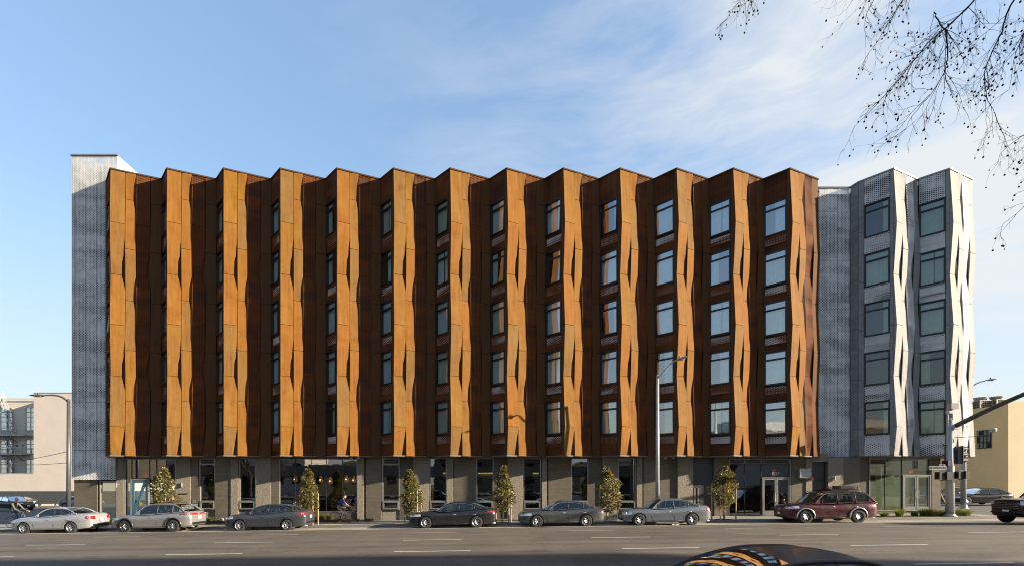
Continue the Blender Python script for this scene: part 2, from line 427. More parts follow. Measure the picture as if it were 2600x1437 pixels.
def asphalt(name, c, streaks=True, var=0.2):
    m, g = newmat(name)
    oc = g.n('ShaderNodeTexCoord').outputs['Object']
    fine = g.noise(oc, 55, 4, 0.7); mid = g.noise(oc, 0.5, 6, 0.6)
    f = g.rng(mid, 0.3, 0.7, 1 - var, 1 + var)
    if streaks:
        s = g.noise(g.mapv(oc, (0.035, 1.4, 1)), 1.0, 4, 0.6)
        f = g.m('MULTIPLY', f, g.rng(s, 0.32, 0.68, 0.78, 1.22))
    f = g.m('MULTIPLY', f, g.rng(fine, 0.25, 0.75, 0.75, 1.25))
    if streaks:
        crk = g.n('ShaderNodeTexVoronoi', {'Vector': g.mapv(oc, (0.12, 0.4, 1)), 'Scale': 1.0}, feature='DISTANCE_TO_EDGE').outputs[0]
        f = g.m('MULTIPLY', f, g.rng(crk, 0.0, 0.006, 0.72, 1))
        wob = g.m('ABSOLUTE', g.m('SUBTRACT', g.noise(g.mapv(oc, (0.10, 0.35, 1)), 1.0, 5, 0.55, 0.4), 0.5))
        f = g.m('MULTIPLY', f, g.rng(wob, 0.0, 0.005, 0.45, 1))                       # tar-sealed wandering cracks
        oil = g.rng(g.noise(g.mapv(oc, (0.5, 1.1, 1), loc=(5, 2, 0)), 1.0, 5, 0.6), 0.58, 0.68, 1, 0.60)
        f = g.m('MULTIPLY', f, oil)
        yy = g.n('ShaderNodeSeparateXYZ', {0: oc}).outputs[1]
        trk = g.m('SINE', g.m('MULTIPLY', yy, 3.45)); f = g.m('MULTIPLY', f, g.rng(trk, 0.2, 1, 1.0, 0.83))   # wheel tracks
        pt = g.n('ShaderNodeTexVoronoi', {'Vector': g.mapv(oc, (0.09, 0.28, 1), loc=(3, 1, 0)), 'Scale': 1.0, 'Randomness': 0.8}, distance='CHEBYCHEV').outputs[1]
        pr = g.n('ShaderNodeSeparateColor', {0: pt}).outputs[0]; f = g.m('MULTIPLY', f, g.rng(g.m('GREATER_THAN', pr, 0.80), 0, 1, 1, 0.80))
    col = g.n('ShaderNodeVectorMath', {0: (*c,), 1: g.n('ShaderNodeCombineXYZ', {0: f, 1: f, 2: f}).outputs[0]}, operation='MULTIPLY').outputs[0]
    out(g, pbsdf(g, col, 0.8, 0, fine, 0.35, 0.02)); return m


M['asphalt'] = asphalt('street_asphalt', (0.185, 0.155, 0.122))
M['lot'] = asphalt('lot_asphalt', (0.13, 0.125, 0.12), False)
M['parking'] = asphalt('parking_lane_concrete', (0.52, 0.46, 0.37), False, 0.25)
M['pave'] = asphalt('sidewalk_concrete', (0.48, 0.43, 0.36), False, 0.2)
M['kerb'] = asphalt('kerb_concrete', (0.27, 0.255, 0.23), False, 0.2)
M['land'] = asphalt('far_ground', (0.20, 0.19, 0.17), False, 0.2)
M['paint'] = plain('road_paint', (0.98, 0.94, 0.86), 0.7, var=0.22, vs=7)
M['iron'] = plain('manhole_iron', (0.13, 0.10, 0.08), 0.7, 0.3, 0.3, 20)


def leafmat(name, a, b, c):
    m, g = newmat(name)
    ge = g.n('ShaderNodeNewGeometry')
    ri = ge.outputs['Random Per Island']
    col = g.ramp(ri, [(0.0, a), (0.45, b), (0.75, b), (1.0, c)])
    d = pbsdf(g, col, 0.38, 0, None, 0, 0, None, 0.5)
    tr = g.n('ShaderNodeBsdfTranslucent', {0: g.mix(1.0, col, (1.5, 1.6, 0.6), 'MULTIPLY')}).outputs[0]
    out(g, g.n('ShaderNodeMixShader', {0: 0.22, 1: d, 2: tr}).outputs[0]); return m


M['leaf'] = leafmat('magnolia_leaf', (0.05, 0.065, 0.022), (0.19, 0.175, 0.055), (0.44, 0.27, 0.11))
M['leaf2'] = leafmat('magnolia_leaf_bronze', (0.06, 0.06, 0.025), (0.19, 0.165, 0.065), (0.46, 0.30, 0.16))
M['blade'] = leafmat('grass_blade', (0.10, 0.14, 0.03), (0.19, 0.24, 0.05), (0.36, 0.34, 0.09))
M['blade_y'] = leafmat('grass_blade_dry', (0.20, 0.20, 0.05), (0.30, 0.30, 0.08), (0.42, 0.34, 0.12))
# ------------------------------------------------------------------ setting: ground, road, pavements
def strip(name, x0, x1, ys, mat, dz=0.0, step=12.0, kind='structure', zf=None, parent=None):
    """ground-hugging sheet between y values"""
    n = max(1, int((x1 - x0) / step)); xs = [x0 + (x1 - x0) * i / n for i in range(n + 1)]
    for b in (-90, 90):
        if x0 < b < x1: xs.append(b)
    xs = sorted(xs); vs = []; fs = []
    for y in ys:
        for x in xs: vs.append((x, y, (zf or gz)(x, y) + dz))
    k = len(xs)
    for j in range(len(ys) - 1):
        for i in range(k - 1):
            a = j * k + i; fs.append((a, a + 1, a + k + 1, a + k))
    o = mesh_obj(name, vs, fs, mat, parent)
    if kind: o['kind'] = kind
    return o


farz = lambda x, y: 0.0135 * max(-90, min(90, x)) + (-0.004 * (y - 31.5) if y > 31.5 else 0) - 0.25
ground = strip('ground', -1500, 1500, [-800, -60, 3, 3.7, 28.6, 31.5, 60, 120, 1800], M['land'], 0, 60, zf=lambda x, y: (farz(x, min(y, 300)) if abs(x) < 1600 else 0) - (0.3 if 3 < y < 31 else 0))
strip('road', -240, 240, [3.8, 6, 8, 11, 15.3, 18.7, 22.3, 26.2], M['asphalt'])
strip('parking_lane', -240, 240, [26.2, 27.4, 28.5], M['parking'])
XC = 30.2     # street corner
pave = strip('pavement', -240, XC, [28.68, 30, 31.5, 32.6], M['pave'])
strip('pavement', -240, 240, [-8, 0, 3.6], M['pave'])
kb = MB()
def kerb_run(x0, x1, y0, y1):
    n = int(abs(x1 - x0) / 6) + 1
    for i in range(n):
        a = x0 + (x1 - x0) * i / n; b = x0 + (x1 - x0) * (i + 1) / n
        z0a, z0b = gz(a, 28.4), gz(b, 28.4)
        kb.add([(a, y0, z0a - .1), (b, y0, z0b - .1), (b, y1, z0b - .1), (a, y1, z0a - .1), (a, y0 + .02, z0a + .135), (b, y0 + .02, z0b + .135), (b, y1, z0b + .135), (a, y1, z0a + .135)],
               [(0, 1, 5, 4), (4, 5, 6, 7), (3, 7, 6, 2), (0, 4, 7, 3), (1, 2, 6, 5)])
kerb_run(-240, XC, 28.5, 28.68)
kb.build('kerb', M['kerb'])['kind'] = 'structure'
kb = MB(); kerb_run(-240, 240, 3.6, 3.78)
k2 = kb.build('kerb', M['kerb']); k2['kind'] = 'structure'; k2.location.z = 0.10
kb = MB(); kb.add([(XC - .18, 28.68, gz(XC, 28.4) - .1), (XC, 28.68, gz(XC, 28.4) - .1), (XC, 60, .1), (XC - .18, 60, .1), (XC - .18, 28.68, gz(XC, 28.4) + .135), (XC, 28.68, gz(XC, 28.4) + .135), (XC, 60, .33), (XC - .18, 60, .33)],
                  [(0, 1, 5, 4), (4, 5, 6, 7), (1, 2, 6, 5), (0, 4, 7, 3)])
kb.build('kerb', M['kerb'])['kind'] = 'structure'
strip('side_street', XC, 47, [28.5, 31.5, 60, 130], M['lot'], -0.03, zf=lambda x, y: 0.0135 * x + (-0.004 * (y - 31.5) if y > 31.5 else -0.08 - (31.5 - y) * 0.03))
strip('pavement', 24.5, XC - .18, [32.6, 45, 60], M['pave'])
strip('parking_lot', -170, -28.2, [32.6, 50, 75, 110], M['lot'], -0.02, zf=lambda x, y: gz(x, y))
strip('forecourt', -60, -28.2, [31.5, 32.6], M['pave'], 0.004)
# pavement joints, as grooves standing for the gaps between slabs
jb = MB()
for i in range(-60, 31):
    x = i * 1.5 + 0.3
    if x < XC - .5: jb.quad((x, 28.7, gz(x, 28.7) + .004), (x + .02, 28.7, gz(x, 28.7) + .004), (x + .02, 31.5, gz(x, 31.5) + .004), (x, 31.5, gz(x, 31.5) + .004))
for i in range(-40, 20):
    jb.quad((i * 1.5, 30.1, gz(i * 1.5, 30.1) + .005), (i * 1.5 + 1.5, 30.1, gz(i * 1.5 + 1.5, 30.1) + .005), (i * 1.5 + 1.5, 30.12, gz(i * 1.5 + 1.5, 30.12) + .005), (i * 1.5, 30.12, gz(i * 1.5, 30.12) + .005))
jb.build('pavement_joint', M['conc2'], kind='structure')
# painted lines
def paint_line(name, px0, px1, D, wd, parent=None):
    x0, x1 = XX(px0, D), XX(px1, D); n = max(1, int((x1 - x0) / 8)); b = MB()
    for i in range(n):
        a = x0 + (x1 - x0) * i / n; c = x0 + (x1 - x0) * (i + 1) / n
        b.quad((a, D, gz(a, D) + .006), (c, D, gz(c, D) + .006), (c, D + wd, gz(c, D + wd) + .006), (a, D + wd, gz(a, D + wd) + .006))
    o = b.build(name, M['paint'], parent); o['kind'] = 'structure'; return o
paint_line('edge_line', -2600, 2850, 26.15, 0.12)
for D, st, per, ln in ((22.33, 236.2, 402.2, 118), (18.72, 62.6, 480, 149), (15.29, 417, 582, 196), (11.9, 60, 755, 254), (8.4, 500, 1070, 360)):
    k = 0 if D > 12 else 0
    for i in range(-1, 7):
        a = st + per * i
        if a + ln < -40 or a > 2640: continue
        paint_line('lane_marking', a, a + ln, D, 0.11)
# manhole cover set into the road
mh = thing('manhole_cover', (XX(1665, 17.9), 17.9, gz(4, 17.9)), 'round cast iron manhole cover set in the street', 'manhole cover')
b = MB().lathe([(0.0, .012), (.40, .012), (.42, .008)], (mh.location.x, 17.9, mh.location.z), n=28); b.build('lid', M['iron'], mh)
b = MB().lathe([(.43, .004), (.43, .018), (.50, .018), (.52, .004)], (mh.location.x, 17.9, mh.location.z), n=28); b.build('ring', M['conc2'], mh)
for r in (.12, .24, .34):
    MB().lathe([(r, .012), (r, .02), (r + .03, .02), (r + .03, .012)], (mh.location.x, 17.9, mh.location.z), n=24).build('tread_ring', M['iron'], mh)

# ------------------------------------------------------------------ the apartment building
D0 = 30.2; D1 = 31.27; DW = 31.55
BLD = thing('apartment_building', (0, 31.5, 0), 'long six-storey apartment building with rust-coloured folded metal bays and silver perforated ends', 'building')
SP = 143.75 / F * D0                                  # bay spacing
PK = [XX(280.6, D0) + SP * i for i in range(13)]      # the 13 rust peaks
AW = 43.6 / F * D0 ; BW = SP - AW                     # window-face and plate-face widths
TOPZ, BOTZ, SOFZ = 19.60, 1.67, 1.655
rel = lambda z: z + ZC
ev = lambda lst, z: lerp_list(lst, z)
N = 3.18
AJ = [16.22 - N * k for k in range(5)]; BJ = [17.86 - N * k for k in range(6)]
def edge(zero_j, out_j, amp, lat, top=0.0, bot=(0.0, 0.0)):
    """polyline of (z, lateral shift, outward shift) for one folded edge"""
    zs = {TOPZ: (0, top), BOTZ: bot}
    for z in out_j: zs[z] = (0.0, amp)
    for z in zero_j:
        zs[z] = (-lat, 0.0)
        if lat:
            zs[z + 1.55] = (0.0, amp * .47); zs[z + .85] = (-lat * .85, amp * .22); zs[z - .95] = (0.0, amp * .28)
    ks = sorted(zs)
    return [(k, zs[k][0]) for k in ks], [(k, zs[k][1]) for k in ks]
ao = [AJ[0], AJ[2], AJ[4]]; az_ = [AJ[1], AJ[3]]; bo = [BJ[1], BJ[3]]; bz = [BJ[0], BJ[2], BJ[4]]
co = [z + .1 for z in ao]; cz = [z + .1 for z in az_]
EA_L = edge(az_, ao, .175, 0, bot=(0, 0.02)); EA_R = edge(az_, ao, .13, .20, bot=(-.25, 0.02))
EB_L = edge(bz, bo, .14, 0, bot=(0, .12)); EB_R = edge(bz, bo, .14, .15, bot=(0, .12))
EC_L = edge(cz, co, .13, 0, bot=(0, .02)); EC_R = edge(cz, co, .13, .18, bot=(-.22, .02))
ED_L = edge(bz, bo, .14, 0, bot=(0, .12)); ED_R = edge(bz, bo, .15, 0, bot=(0, .14))
for k in (EA_R, EC_R): pass


class Face:
    """vertical plane in plan: origin, direction along the wall, outward normal"""
    def __init__(s, p, q):
        s.o = Vector((p[0], p[1], 0)); d = Vector((q[0] - p[0], q[1] - p[1], 0)); s.L = d.length; s.t = d / s.L
        s.n = Vector((s.t.y, -s.t.x, 0))
    def at(s, u, z, n=0.0): return s.o + s.t * u + s.n * n + Vector((0, 0, rel(z)))


def panel(fc, uL, uR, eL, eR, zt, zb, name, mat, gap=.012, thick=.05, uo=0.0):
    zs = sorted({zt - gap, zb + gap} | {z for z, _ in eL[0] + eR[0] if zb + gap < z < zt - gap}, reverse=True)
    vs = []; us = []; fs = []
    for z in zs:
        a = uL + ev(eL[0], z) + gap; b = uR + ev(eR[0], z) - gap; na = ev(eL[1], z); nb = ev(eR[1], z)
        for (u, n_) in ((a, na), (b, nb)):
            vs.append(fc.at(u, z, n_)); us.append((u + uo, z))
    K = len(vs)
    for z in zs:
        a = uL + ev(eL[0], z) + gap; b = uR + ev(eR[0], z) - gap; na = ev(eL[1], z) - thick; nb = ev(eR[1], z) - thick
        for (u, n_) in ((a, na), (b, nb)):
            vs.append(fc.at(u, z, n_)); us.append((u + uo, z))
    m = len(zs)
    for i in range(m - 1):
        a = 2 * i; fs += [(a, a + 2, a + 3, a + 1), (a, a + K, a + K + 2, a + 2), (a + 1, a + 3, a + K + 3, a + K + 1)]
    fs += [(0, 1, K + 1, K), (2 * m - 2, 2 * m - 2 + K, 2 * m - 1 + K, 2 * m - 1)]
    return mesh_obj(name, vs, fs, mat, BLD, us)


def ribbon(fc, u0, e0, u1, e1, name, mat, inset=.02):
    """the dark return sheet that joins two neighbouring folded edges"""
    zs = sorted({TOPZ, BOTZ} | {z for z, _ in e0[0] + e1[0]}, reverse=True)
    vs = []; fs = []
    for z in zs:
        vs.append(fc.at(u0 + ev(e0[0], z) - .005, z, ev(e0[1], z) - inset)); vs.append(fc.at(u1 + ev(e1[0], z) + .01, z, ev(e1[1], z) - inset))
    for i in range(len(zs) - 1): a = 2 * i; fs.append((a, a + 2, a + 3, a + 1))
    return mesh_obj(name, vs, fs, mat, BLD)


FLAT = ([(5.0, 0.0)], [(5.0, 0.0)])
def plate_face(fc, kit, uo=0.0):
    """four folded strips: plain, plain, perforated, plain"""
    L = fc.L; U = [0, .285 * L, .492 * L, .774 * L, L]
    for uL, uR, eL, eR, js, nm, mt in ((U[0], U[1], EA_L, EA_R, AJ, 'folded_panel', kit['main']), (U[1], U[2], EB_L, EB_R, BJ, 'narrow_panel', kit['main']),
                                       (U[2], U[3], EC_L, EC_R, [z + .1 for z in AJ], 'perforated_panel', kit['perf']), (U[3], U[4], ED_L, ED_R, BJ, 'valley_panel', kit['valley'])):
        zz = [TOPZ] + [z for z in js if z > BOTZ + .3] + [BOTZ]
        for a, b in zip(zz, zz[1:]): panel(fc, uL, uR, eL, eR, a, b, nm, mt, uo=uo)
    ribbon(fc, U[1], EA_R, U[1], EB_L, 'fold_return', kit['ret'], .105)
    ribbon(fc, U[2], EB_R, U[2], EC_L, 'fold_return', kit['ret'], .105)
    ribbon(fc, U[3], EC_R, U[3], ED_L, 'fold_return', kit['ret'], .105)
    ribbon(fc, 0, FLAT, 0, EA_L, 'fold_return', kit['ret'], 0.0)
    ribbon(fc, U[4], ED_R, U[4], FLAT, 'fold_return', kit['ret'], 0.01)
    b = MB(); b.quad(fc.at(0.02, TOPZ - .02, -.13), fc.at(0.02, BOTZ, -.13), fc.at(L, BOTZ, -.13), fc.at(L, TOPZ - .02, -.13)); b.build('backing_wall', M['back_dark'], BLD)


def fbox(b, fc, u0, u1, z0, z1, n0, n1):
    c = fc.at((u0 + u1) / 2, (z0 + z1) / 2, (n0 + n1) / 2)
    b.obox(c, fc.t * (u1 - u0) / 2, fc.n * (n1 - n0) / 2, Vector((0, 0, (z1 - z0) / 2)))


rw = random.Random(11)
def window(fc, u0, u1, z0, z1, style, openn=0, gm=None):
    gm = gm or M['glass']; b = MB(); fw = .075; tz = z1 - .50
    for a, c, d, e in ((u0, u0 + fw, z0, z1), (u1 - fw, u1, z0, z1), (u0 + fw, u1 - fw, z1 - fw, z1), (u0 + fw, u1 - fw, z0, z0 + fw)): fbox(b, fc, a, c, d, e, -.12, .03)
    fbox(b, fc, u0 + fw, u1 - fw, tz - .05, tz + .04, -.10, .02)
    W = b.build('window', M['frame_dark'], BLD)
    b = MB(); b.quad(fc.at(u0 + fw, tz + .04, -.05), fc.at(u1 - fw, tz + .04, -.05), fc.at(u1 - fw, z1 - fw, -.05), fc.at(u0 + fw, z1 - fw, -.05)); b.build('transom_pane', gm, W)
    # lower sash, sometimes tilted out at the sill
    o = 0.09 if openn else 0.0
    A, B_, C_, D_ = (fc.at(u0 + fw, z0 + fw, -.03 + o), fc.at(u1 - fw, z0 + fw, -.03 + o), fc.at(u1 - fw, tz - .05, -.03 + .02), fc.at(u0 + fw, tz - .05, -.03 + .02))
    b = MB(); b.quad(A, B_, C_, D_); b.build('pane', gm, W)
    b = MB(); r = .028
    for p, q in ((A, B_), (B_, C_), (C_, D_), (D_, A)): b.tube([p, q], r, 4)
    b.build('sash', M['frame_dark'], W)
    # room lining
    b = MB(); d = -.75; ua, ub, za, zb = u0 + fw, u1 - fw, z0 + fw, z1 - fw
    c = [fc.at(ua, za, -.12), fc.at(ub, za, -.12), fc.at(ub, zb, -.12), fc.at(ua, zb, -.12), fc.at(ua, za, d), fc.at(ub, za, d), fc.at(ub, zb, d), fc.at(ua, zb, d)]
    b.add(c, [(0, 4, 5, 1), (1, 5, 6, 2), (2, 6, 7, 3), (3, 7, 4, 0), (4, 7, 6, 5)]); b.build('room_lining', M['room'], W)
    # vertical blinds / curtains
    if style == 'none': return W
    spans = {'full': [(ua, ub)], 'right': [(ua + (ub - ua) * .45, ub)], 'left': [(ua, ua + (ub - ua) * .4)], 'split': [(ua, ua + (ub - ua) * .55), (ua + (ub - ua) * .6, ub)], 'narrow': [(ub - (ub - ua) * .25, ub)]}[style]
    for a, c2 in spans:
        k = max(6, int((c2 - a) / .045)); vs = []; fs = []
        for i in range(k + 1):
            u = a + (c2 - a) * i / k; n_ = -.15 + (.022 if i % 2 else -.022) + rw.uniform(-.008, .008)
            lean = rw.uniform(-.01, .01)
            vs += [fc.at(u + lean, za + .03, n_), fc.at(u, zb - .01, n_)]
        for i in range(k): fs.append((2 * i, 2 * i + 2, 2 * i + 3, 2 * i + 1))
        mesh_obj('curtain', vs, fs, M['curtain'] if rw.random() < .75 else M['curtain2'], W)
    return W


def window_face(fc, kit, ua, ub, styles, uo=0.0, left_strip=False, opens=()):
    """window column: perforated parapet, five windows with perforated spandrels, plain side strip"""
    L = fc.L; WT = [17.9 - N * k for k in range(5)]; WBz = [15.77 - N * k for k in range(5)]
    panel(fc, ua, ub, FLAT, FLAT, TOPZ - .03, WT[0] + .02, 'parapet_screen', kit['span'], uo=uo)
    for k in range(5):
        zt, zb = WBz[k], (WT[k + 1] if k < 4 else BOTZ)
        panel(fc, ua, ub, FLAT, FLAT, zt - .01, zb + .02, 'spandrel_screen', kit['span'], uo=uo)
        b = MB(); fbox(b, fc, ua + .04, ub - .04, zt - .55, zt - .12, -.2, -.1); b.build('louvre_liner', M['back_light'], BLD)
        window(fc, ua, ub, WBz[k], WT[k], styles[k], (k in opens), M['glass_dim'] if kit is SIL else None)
    js = [TOPZ] + AJ + [BOTZ]
    for a, c in zip(js, js[1:]):
        panel(fc, ub, L, FLAT, FLAT, a, c, 'edge_panel', kit['valley'])
        if left_strip: panel(fc, 0, ua, FLAT, FLAT, a, c, 'edge_panel', kit['main'])
    b = MB()
    for k in range(5):
        zt, zb = WBz[k], (WT[k + 1] if k < 4 else BOTZ)
        b.quad(fc.at(0, zt, -.26), fc.at(L, zt, -.26), fc.at(L, zb, -.26), fc.at(0, zb, -.26))
    b.quad(fc.at(0, TOPZ - .02, -.16), fc.at(L, TOPZ - .02, -.16), fc.at(L, WT[0] + .02, -.16), fc.at(0, WT[0] + .02, -.16))
    b.build('backing_wall', M['back_grey'] if kit is SIL else M['back_dark'], BLD)


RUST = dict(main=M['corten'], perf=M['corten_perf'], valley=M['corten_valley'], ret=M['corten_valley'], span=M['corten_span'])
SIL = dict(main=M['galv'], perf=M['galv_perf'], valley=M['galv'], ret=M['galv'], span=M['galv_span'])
allst = ['full', 'narrow', 'full', 'right', 'full', 'full', 'split', 'full', 'left', 'full', 'split']
for i, x in enumerate(PK):
    plate_face(Face((x, D0), (x + BW, D1)), RUST, i * 3.1)
    fc = Face((x - AW, D1), (x, D0))
    st = [rw.choice(allst) for _ in range(5)]
    if i < 7: st = [('full' if q == 'narrow' else q) for q in st]
    if i in (8, 9) : st[0 if i == 9 else 1] = 'narrow'
    if i == 12: st = ['right', 'full', 'full', 'full', 'full']
    if i >= 7: st = [s if s != 'none' else 'full' for s in st]
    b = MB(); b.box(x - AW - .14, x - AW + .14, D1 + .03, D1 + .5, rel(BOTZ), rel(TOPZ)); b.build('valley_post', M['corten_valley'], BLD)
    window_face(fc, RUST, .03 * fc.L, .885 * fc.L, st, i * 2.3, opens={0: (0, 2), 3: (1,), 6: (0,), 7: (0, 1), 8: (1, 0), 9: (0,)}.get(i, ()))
SX = [XX(2269, D0), XX(2412, D0)]
ev0 = (XX(2179.5, 31.56), 31.56)
f1 = Face(ev0, (SX[0], D0)); window_face(f1, SIL, .165 * f1.L, .90 * f1.L, ['narrow', 'full', 'narrow', 'none', 'narrow'], left_strip=True)
f2 = Face((SX[1] - AW, D1), (SX[1], D0)); window_face(f2, SIL, .04 * f2.L, .87 * f2.L, ['full', 'split', 'full', 'left', 'split'], 5.0)
plate_face(Face((SX[0], D0), (SX[1] - AW, D1)), SIL, 1.0)
plate_face(Face((SX[1], D0), (SX[1] + BW, D1)), SIL, 4.0)
# recessed silver screen between the rust and silver bays, and its angled side
DR = 32.13
fr = Face((XX(2078, DR), DR), (XX(2158.5, DR), DR)); rowz = [TOPZ - .06] + [(PY - y) / F * DR for y in (539, 662, 785, 907, 1029)] + [BOTZ + .02]
cs = [0] + [XX(x, DR) - fr.o.x for x in (2094, 2126.5, 2158)]
for a, c in zip(cs, cs[1:]):
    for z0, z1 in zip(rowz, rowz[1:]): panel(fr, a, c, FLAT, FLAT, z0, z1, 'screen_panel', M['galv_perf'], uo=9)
b = MB(); b.quad(fr.at(0, TOPZ - .2, -.5), fr.at(fr.L, TOPZ - .2, -.5), fr.at(fr.L, BOTZ, -.5), fr.at(0, BOTZ, -.5)); b.build('backing_wall', M['back_grey'], BLD)
fs_ = Face((fr.o.x + fr.L, DR), ev0); js = [TOPZ] + [(PY - y) / F * 31.9 for y in (590, 715, 838, 965, 1090)] + [BOTZ]
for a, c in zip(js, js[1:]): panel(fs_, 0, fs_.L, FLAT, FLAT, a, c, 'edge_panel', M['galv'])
# copings along the zigzag roof line
def coping(pts, mat, z=TOPZ, h=.085, outw=.05, dep=.22):
    for p, q in zip(pts, pts[1:]):
        fc = Face(p, q); b = MB(); fbox(b, fc, -.02, fc.L + .02, z - h + .02, z + .02, -dep, outw); b.build('coping', mat, BLD)
zz = []
for x in PK: zz += [(x - AW, D1), (x, D0)]
zz.append((PK[-1] + BW, D1)); coping(zz, M['coping_r'])
coping([(XX(2078, DR), DR), (XX(2158.5, DR), DR), ev0, (SX[0], D0), (SX[1] - AW, D1), (SX[1], D0), (SX[1] + BW, D1)], M['coping_s'])
# soffit under the bays, roof and core
allz = zz + [(XX(2090, DR), DR), (XX(2158.5, DR), DR), ev0, (SX[0], D0), (SX[1] - AW, D1), (SX[1], D0), (SX[1] + BW, D1)]
b = MB()
for p, q in zip(allz, allz[1:]):
    if q[0] <= p[0]: continue
    for z in (SOFZ, SOFZ + .03): pass
    b.quad((p[0], p[1] - .06, rel(SOFZ)), (p[0], 33.0, rel(SOFZ)), (q[0], 33.0, rel(SOFZ)), (q[0], q[1] - .06, rel(SOFZ)))
    b.quad((p[0], p[1] - .06, rel(SOFZ)), (q[0], q[1] - .06, rel(SOFZ)), (q[0], q[1] - .06, rel(SOFZ) + .07), (p[0], p[1] - .06, rel(SOFZ) + .07))
b.build('soffit', M['soffit'], BLD)
b = MB(); xr = allz[-1][0]
for p, q in zip(allz, allz[1:]):
    if q[0] > p[0]: b.quad((p[0], p[1] + .2, rel(TOPZ - .35)), (q[0], q[1] + .2, rel(TOPZ - .35)), (q[0], 46, rel(TOPZ - .35)), (p[0], 46, rel(TOPZ - .35)))
b.build('roof', M['back_grey'], BLD)
xl = PK[0] - AW
b = MB(); b.box(xl + .4, xr - .3, 33.0, 46, rel(SOFZ) + .02, rel(TOPZ - .4)); b.build('core_wall', M['back_grey'], BLD)
b = MB(); b.quad((xr - .05, D1 + .1, rel(BOTZ)), (xr - .05, 46, rel(BOTZ)), (xr - .05, 46, rel(TOPZ)), (xr - .05, D1 + .1, rel(TOPZ)))
b.build('end_wall', M['galv'], BLD)
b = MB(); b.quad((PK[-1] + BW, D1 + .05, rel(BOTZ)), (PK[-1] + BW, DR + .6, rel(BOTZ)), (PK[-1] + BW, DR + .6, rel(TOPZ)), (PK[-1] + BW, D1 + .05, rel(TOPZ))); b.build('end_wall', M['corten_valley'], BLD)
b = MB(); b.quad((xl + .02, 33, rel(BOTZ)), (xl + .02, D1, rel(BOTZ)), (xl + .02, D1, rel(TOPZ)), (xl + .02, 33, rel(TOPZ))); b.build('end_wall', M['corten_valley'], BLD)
# ------------------------------------------------------------------ stair tower behind perforated screen
DT = 31.4; TT = (PY - 397) / F * DT; TB = (PY - 1217.7) / F * DT
ft = Face((XX(181.6, DT), DT), (XX(299, DT), DT))
cs = [0] + [XX(x, DT) - ft.o.x for x in (189.2, 217.3, 245.6, 274, 299)]
rz = [TT] + [(PY - y) / F * DT for y in (532, 653.5, 776, 898, 1020.5, 1142.3)] + [TB]
for j, (a, c) in enumerate(zip(cs, cs[1:])):
    for z0, z1 in zip(rz, rz[1:]):
        if j == 4 and z0 < 2.3: c = XX(292.5, DT) - ft.o.x
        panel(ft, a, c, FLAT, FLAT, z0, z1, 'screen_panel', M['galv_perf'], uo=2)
coping([(ft.o.x - .03, DT), (ft.o.x + ft.L, DT)], M['coping_s'], TT + .08)
xt0, xt1 = ft.o.x, ft.o.x + ft.L
b = MB(); b.quad((xt1, DT + .02, rel(TT + .05)), (xt1 - .25, 40, rel(TT + .05)), (xt1 - .25, 40, rel(TB)), (xt1, DT + .02, rel(TB + 2))); b.build('tower_side_wall', M['white'], BLD)
b = MB()
for x in (189, 215, 243, 271, 290):
    X = XX(x, DT); b.box(X - .025, X + .025, DT + .15, DT + .22, rel(TT - 3.6), rel(TT - .05))
b.build('screen_posts', M['alu'], BLD)
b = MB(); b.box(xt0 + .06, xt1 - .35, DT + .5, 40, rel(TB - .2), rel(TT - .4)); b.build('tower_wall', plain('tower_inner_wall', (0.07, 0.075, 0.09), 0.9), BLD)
b = MB(); b.box(xt0 + .01, xt0 + .05, DT + .05, DT + 5, rel(TB), rel(TT)); b.build('tower_side_wall', M['galv'], BLD)   # tower_inner_left
# ------------------------------------------------------------------ ground floor
def gwall(a, c, mat, y=DW, top=1644, name='concrete_wall', zt=None, dep=.4, zb=-1.6):
    X0, X1 = XX(a, y), XX(c, y)
    b = MB(); b.box(X0, X1, y, y + dep, rel(zb) - 1.4, rel(zt if zt is not None else 1.645)); return b.build(name, mat, BLD)
gwall(188.3, 247.2, M['conc'], zt=TB); gwall(247.2, 251.5, M['rough'], DW + .12, zt=TB, dep=.3)
gwall(295, 314, M['rough'], DW - .02)
for a, c, k in ((445.6, 483, 'rough'), (483, 503, 'conc'), (546, 585.8, 'conc'), (585.8, 604, 'rough'), (649, 687, 'rough'), (687, 706, 'conc'), (907, 923.5, 'rough'), (929, 968.5, 'conc'),
                (1014.5, 1049, 'conc2'), (1049, 1088.7, 'rough'), (1134, 1151, 'rough'), (1153, 1209, 'conc'), (1253.3, 1289, 'conc2'), (1289, 1328.3, 'rough'), (1376, 1389, 'rough'), (1392.5, 1449.5, 'conc'),
                (1494.5, 1530, 'conc2'), (1530, 1569.2, 'rough'), (1617, 1631, 'rough'), (1634, 1697, 'conc'), (1697, 1721, 'conc2'), (1721, 1760, 'rough'), (1814, 1851, 'conc'),
                (2009.5, 2046.5, 'conc'), (2046.5, 2062.3, 'rough'), (2103, 2142, 'rough'), (2142, 2183, 'conc'), (2183, 2208, 'conc2'), (2366, 2388, 'conc')):
    gwall(a, c, M[k], DW + (-.05 if k == 'rough' else (.06 if k == 'conc2' else 0)))
for a, c in ((923.5, 929), (1151, 1153), (1389, 1392.5), (1631, 1634), (1373.8, 1376), (1614.6, 1617)): gwall(a, c, M['conc2'], DW + .16)
gwall(2062.3, 2103, M['rough'], DW, zt=1.9, name='door_lintel', zb=(PY - 1171.5) / F * DW + 1.4)
gwall(2098, 2103, M['conc2'], DW + .1)
gwall(251.5, 295, M['conc'], DW + .02, zt=1.9, zb=TB + 1.4, name='concrete_wall')


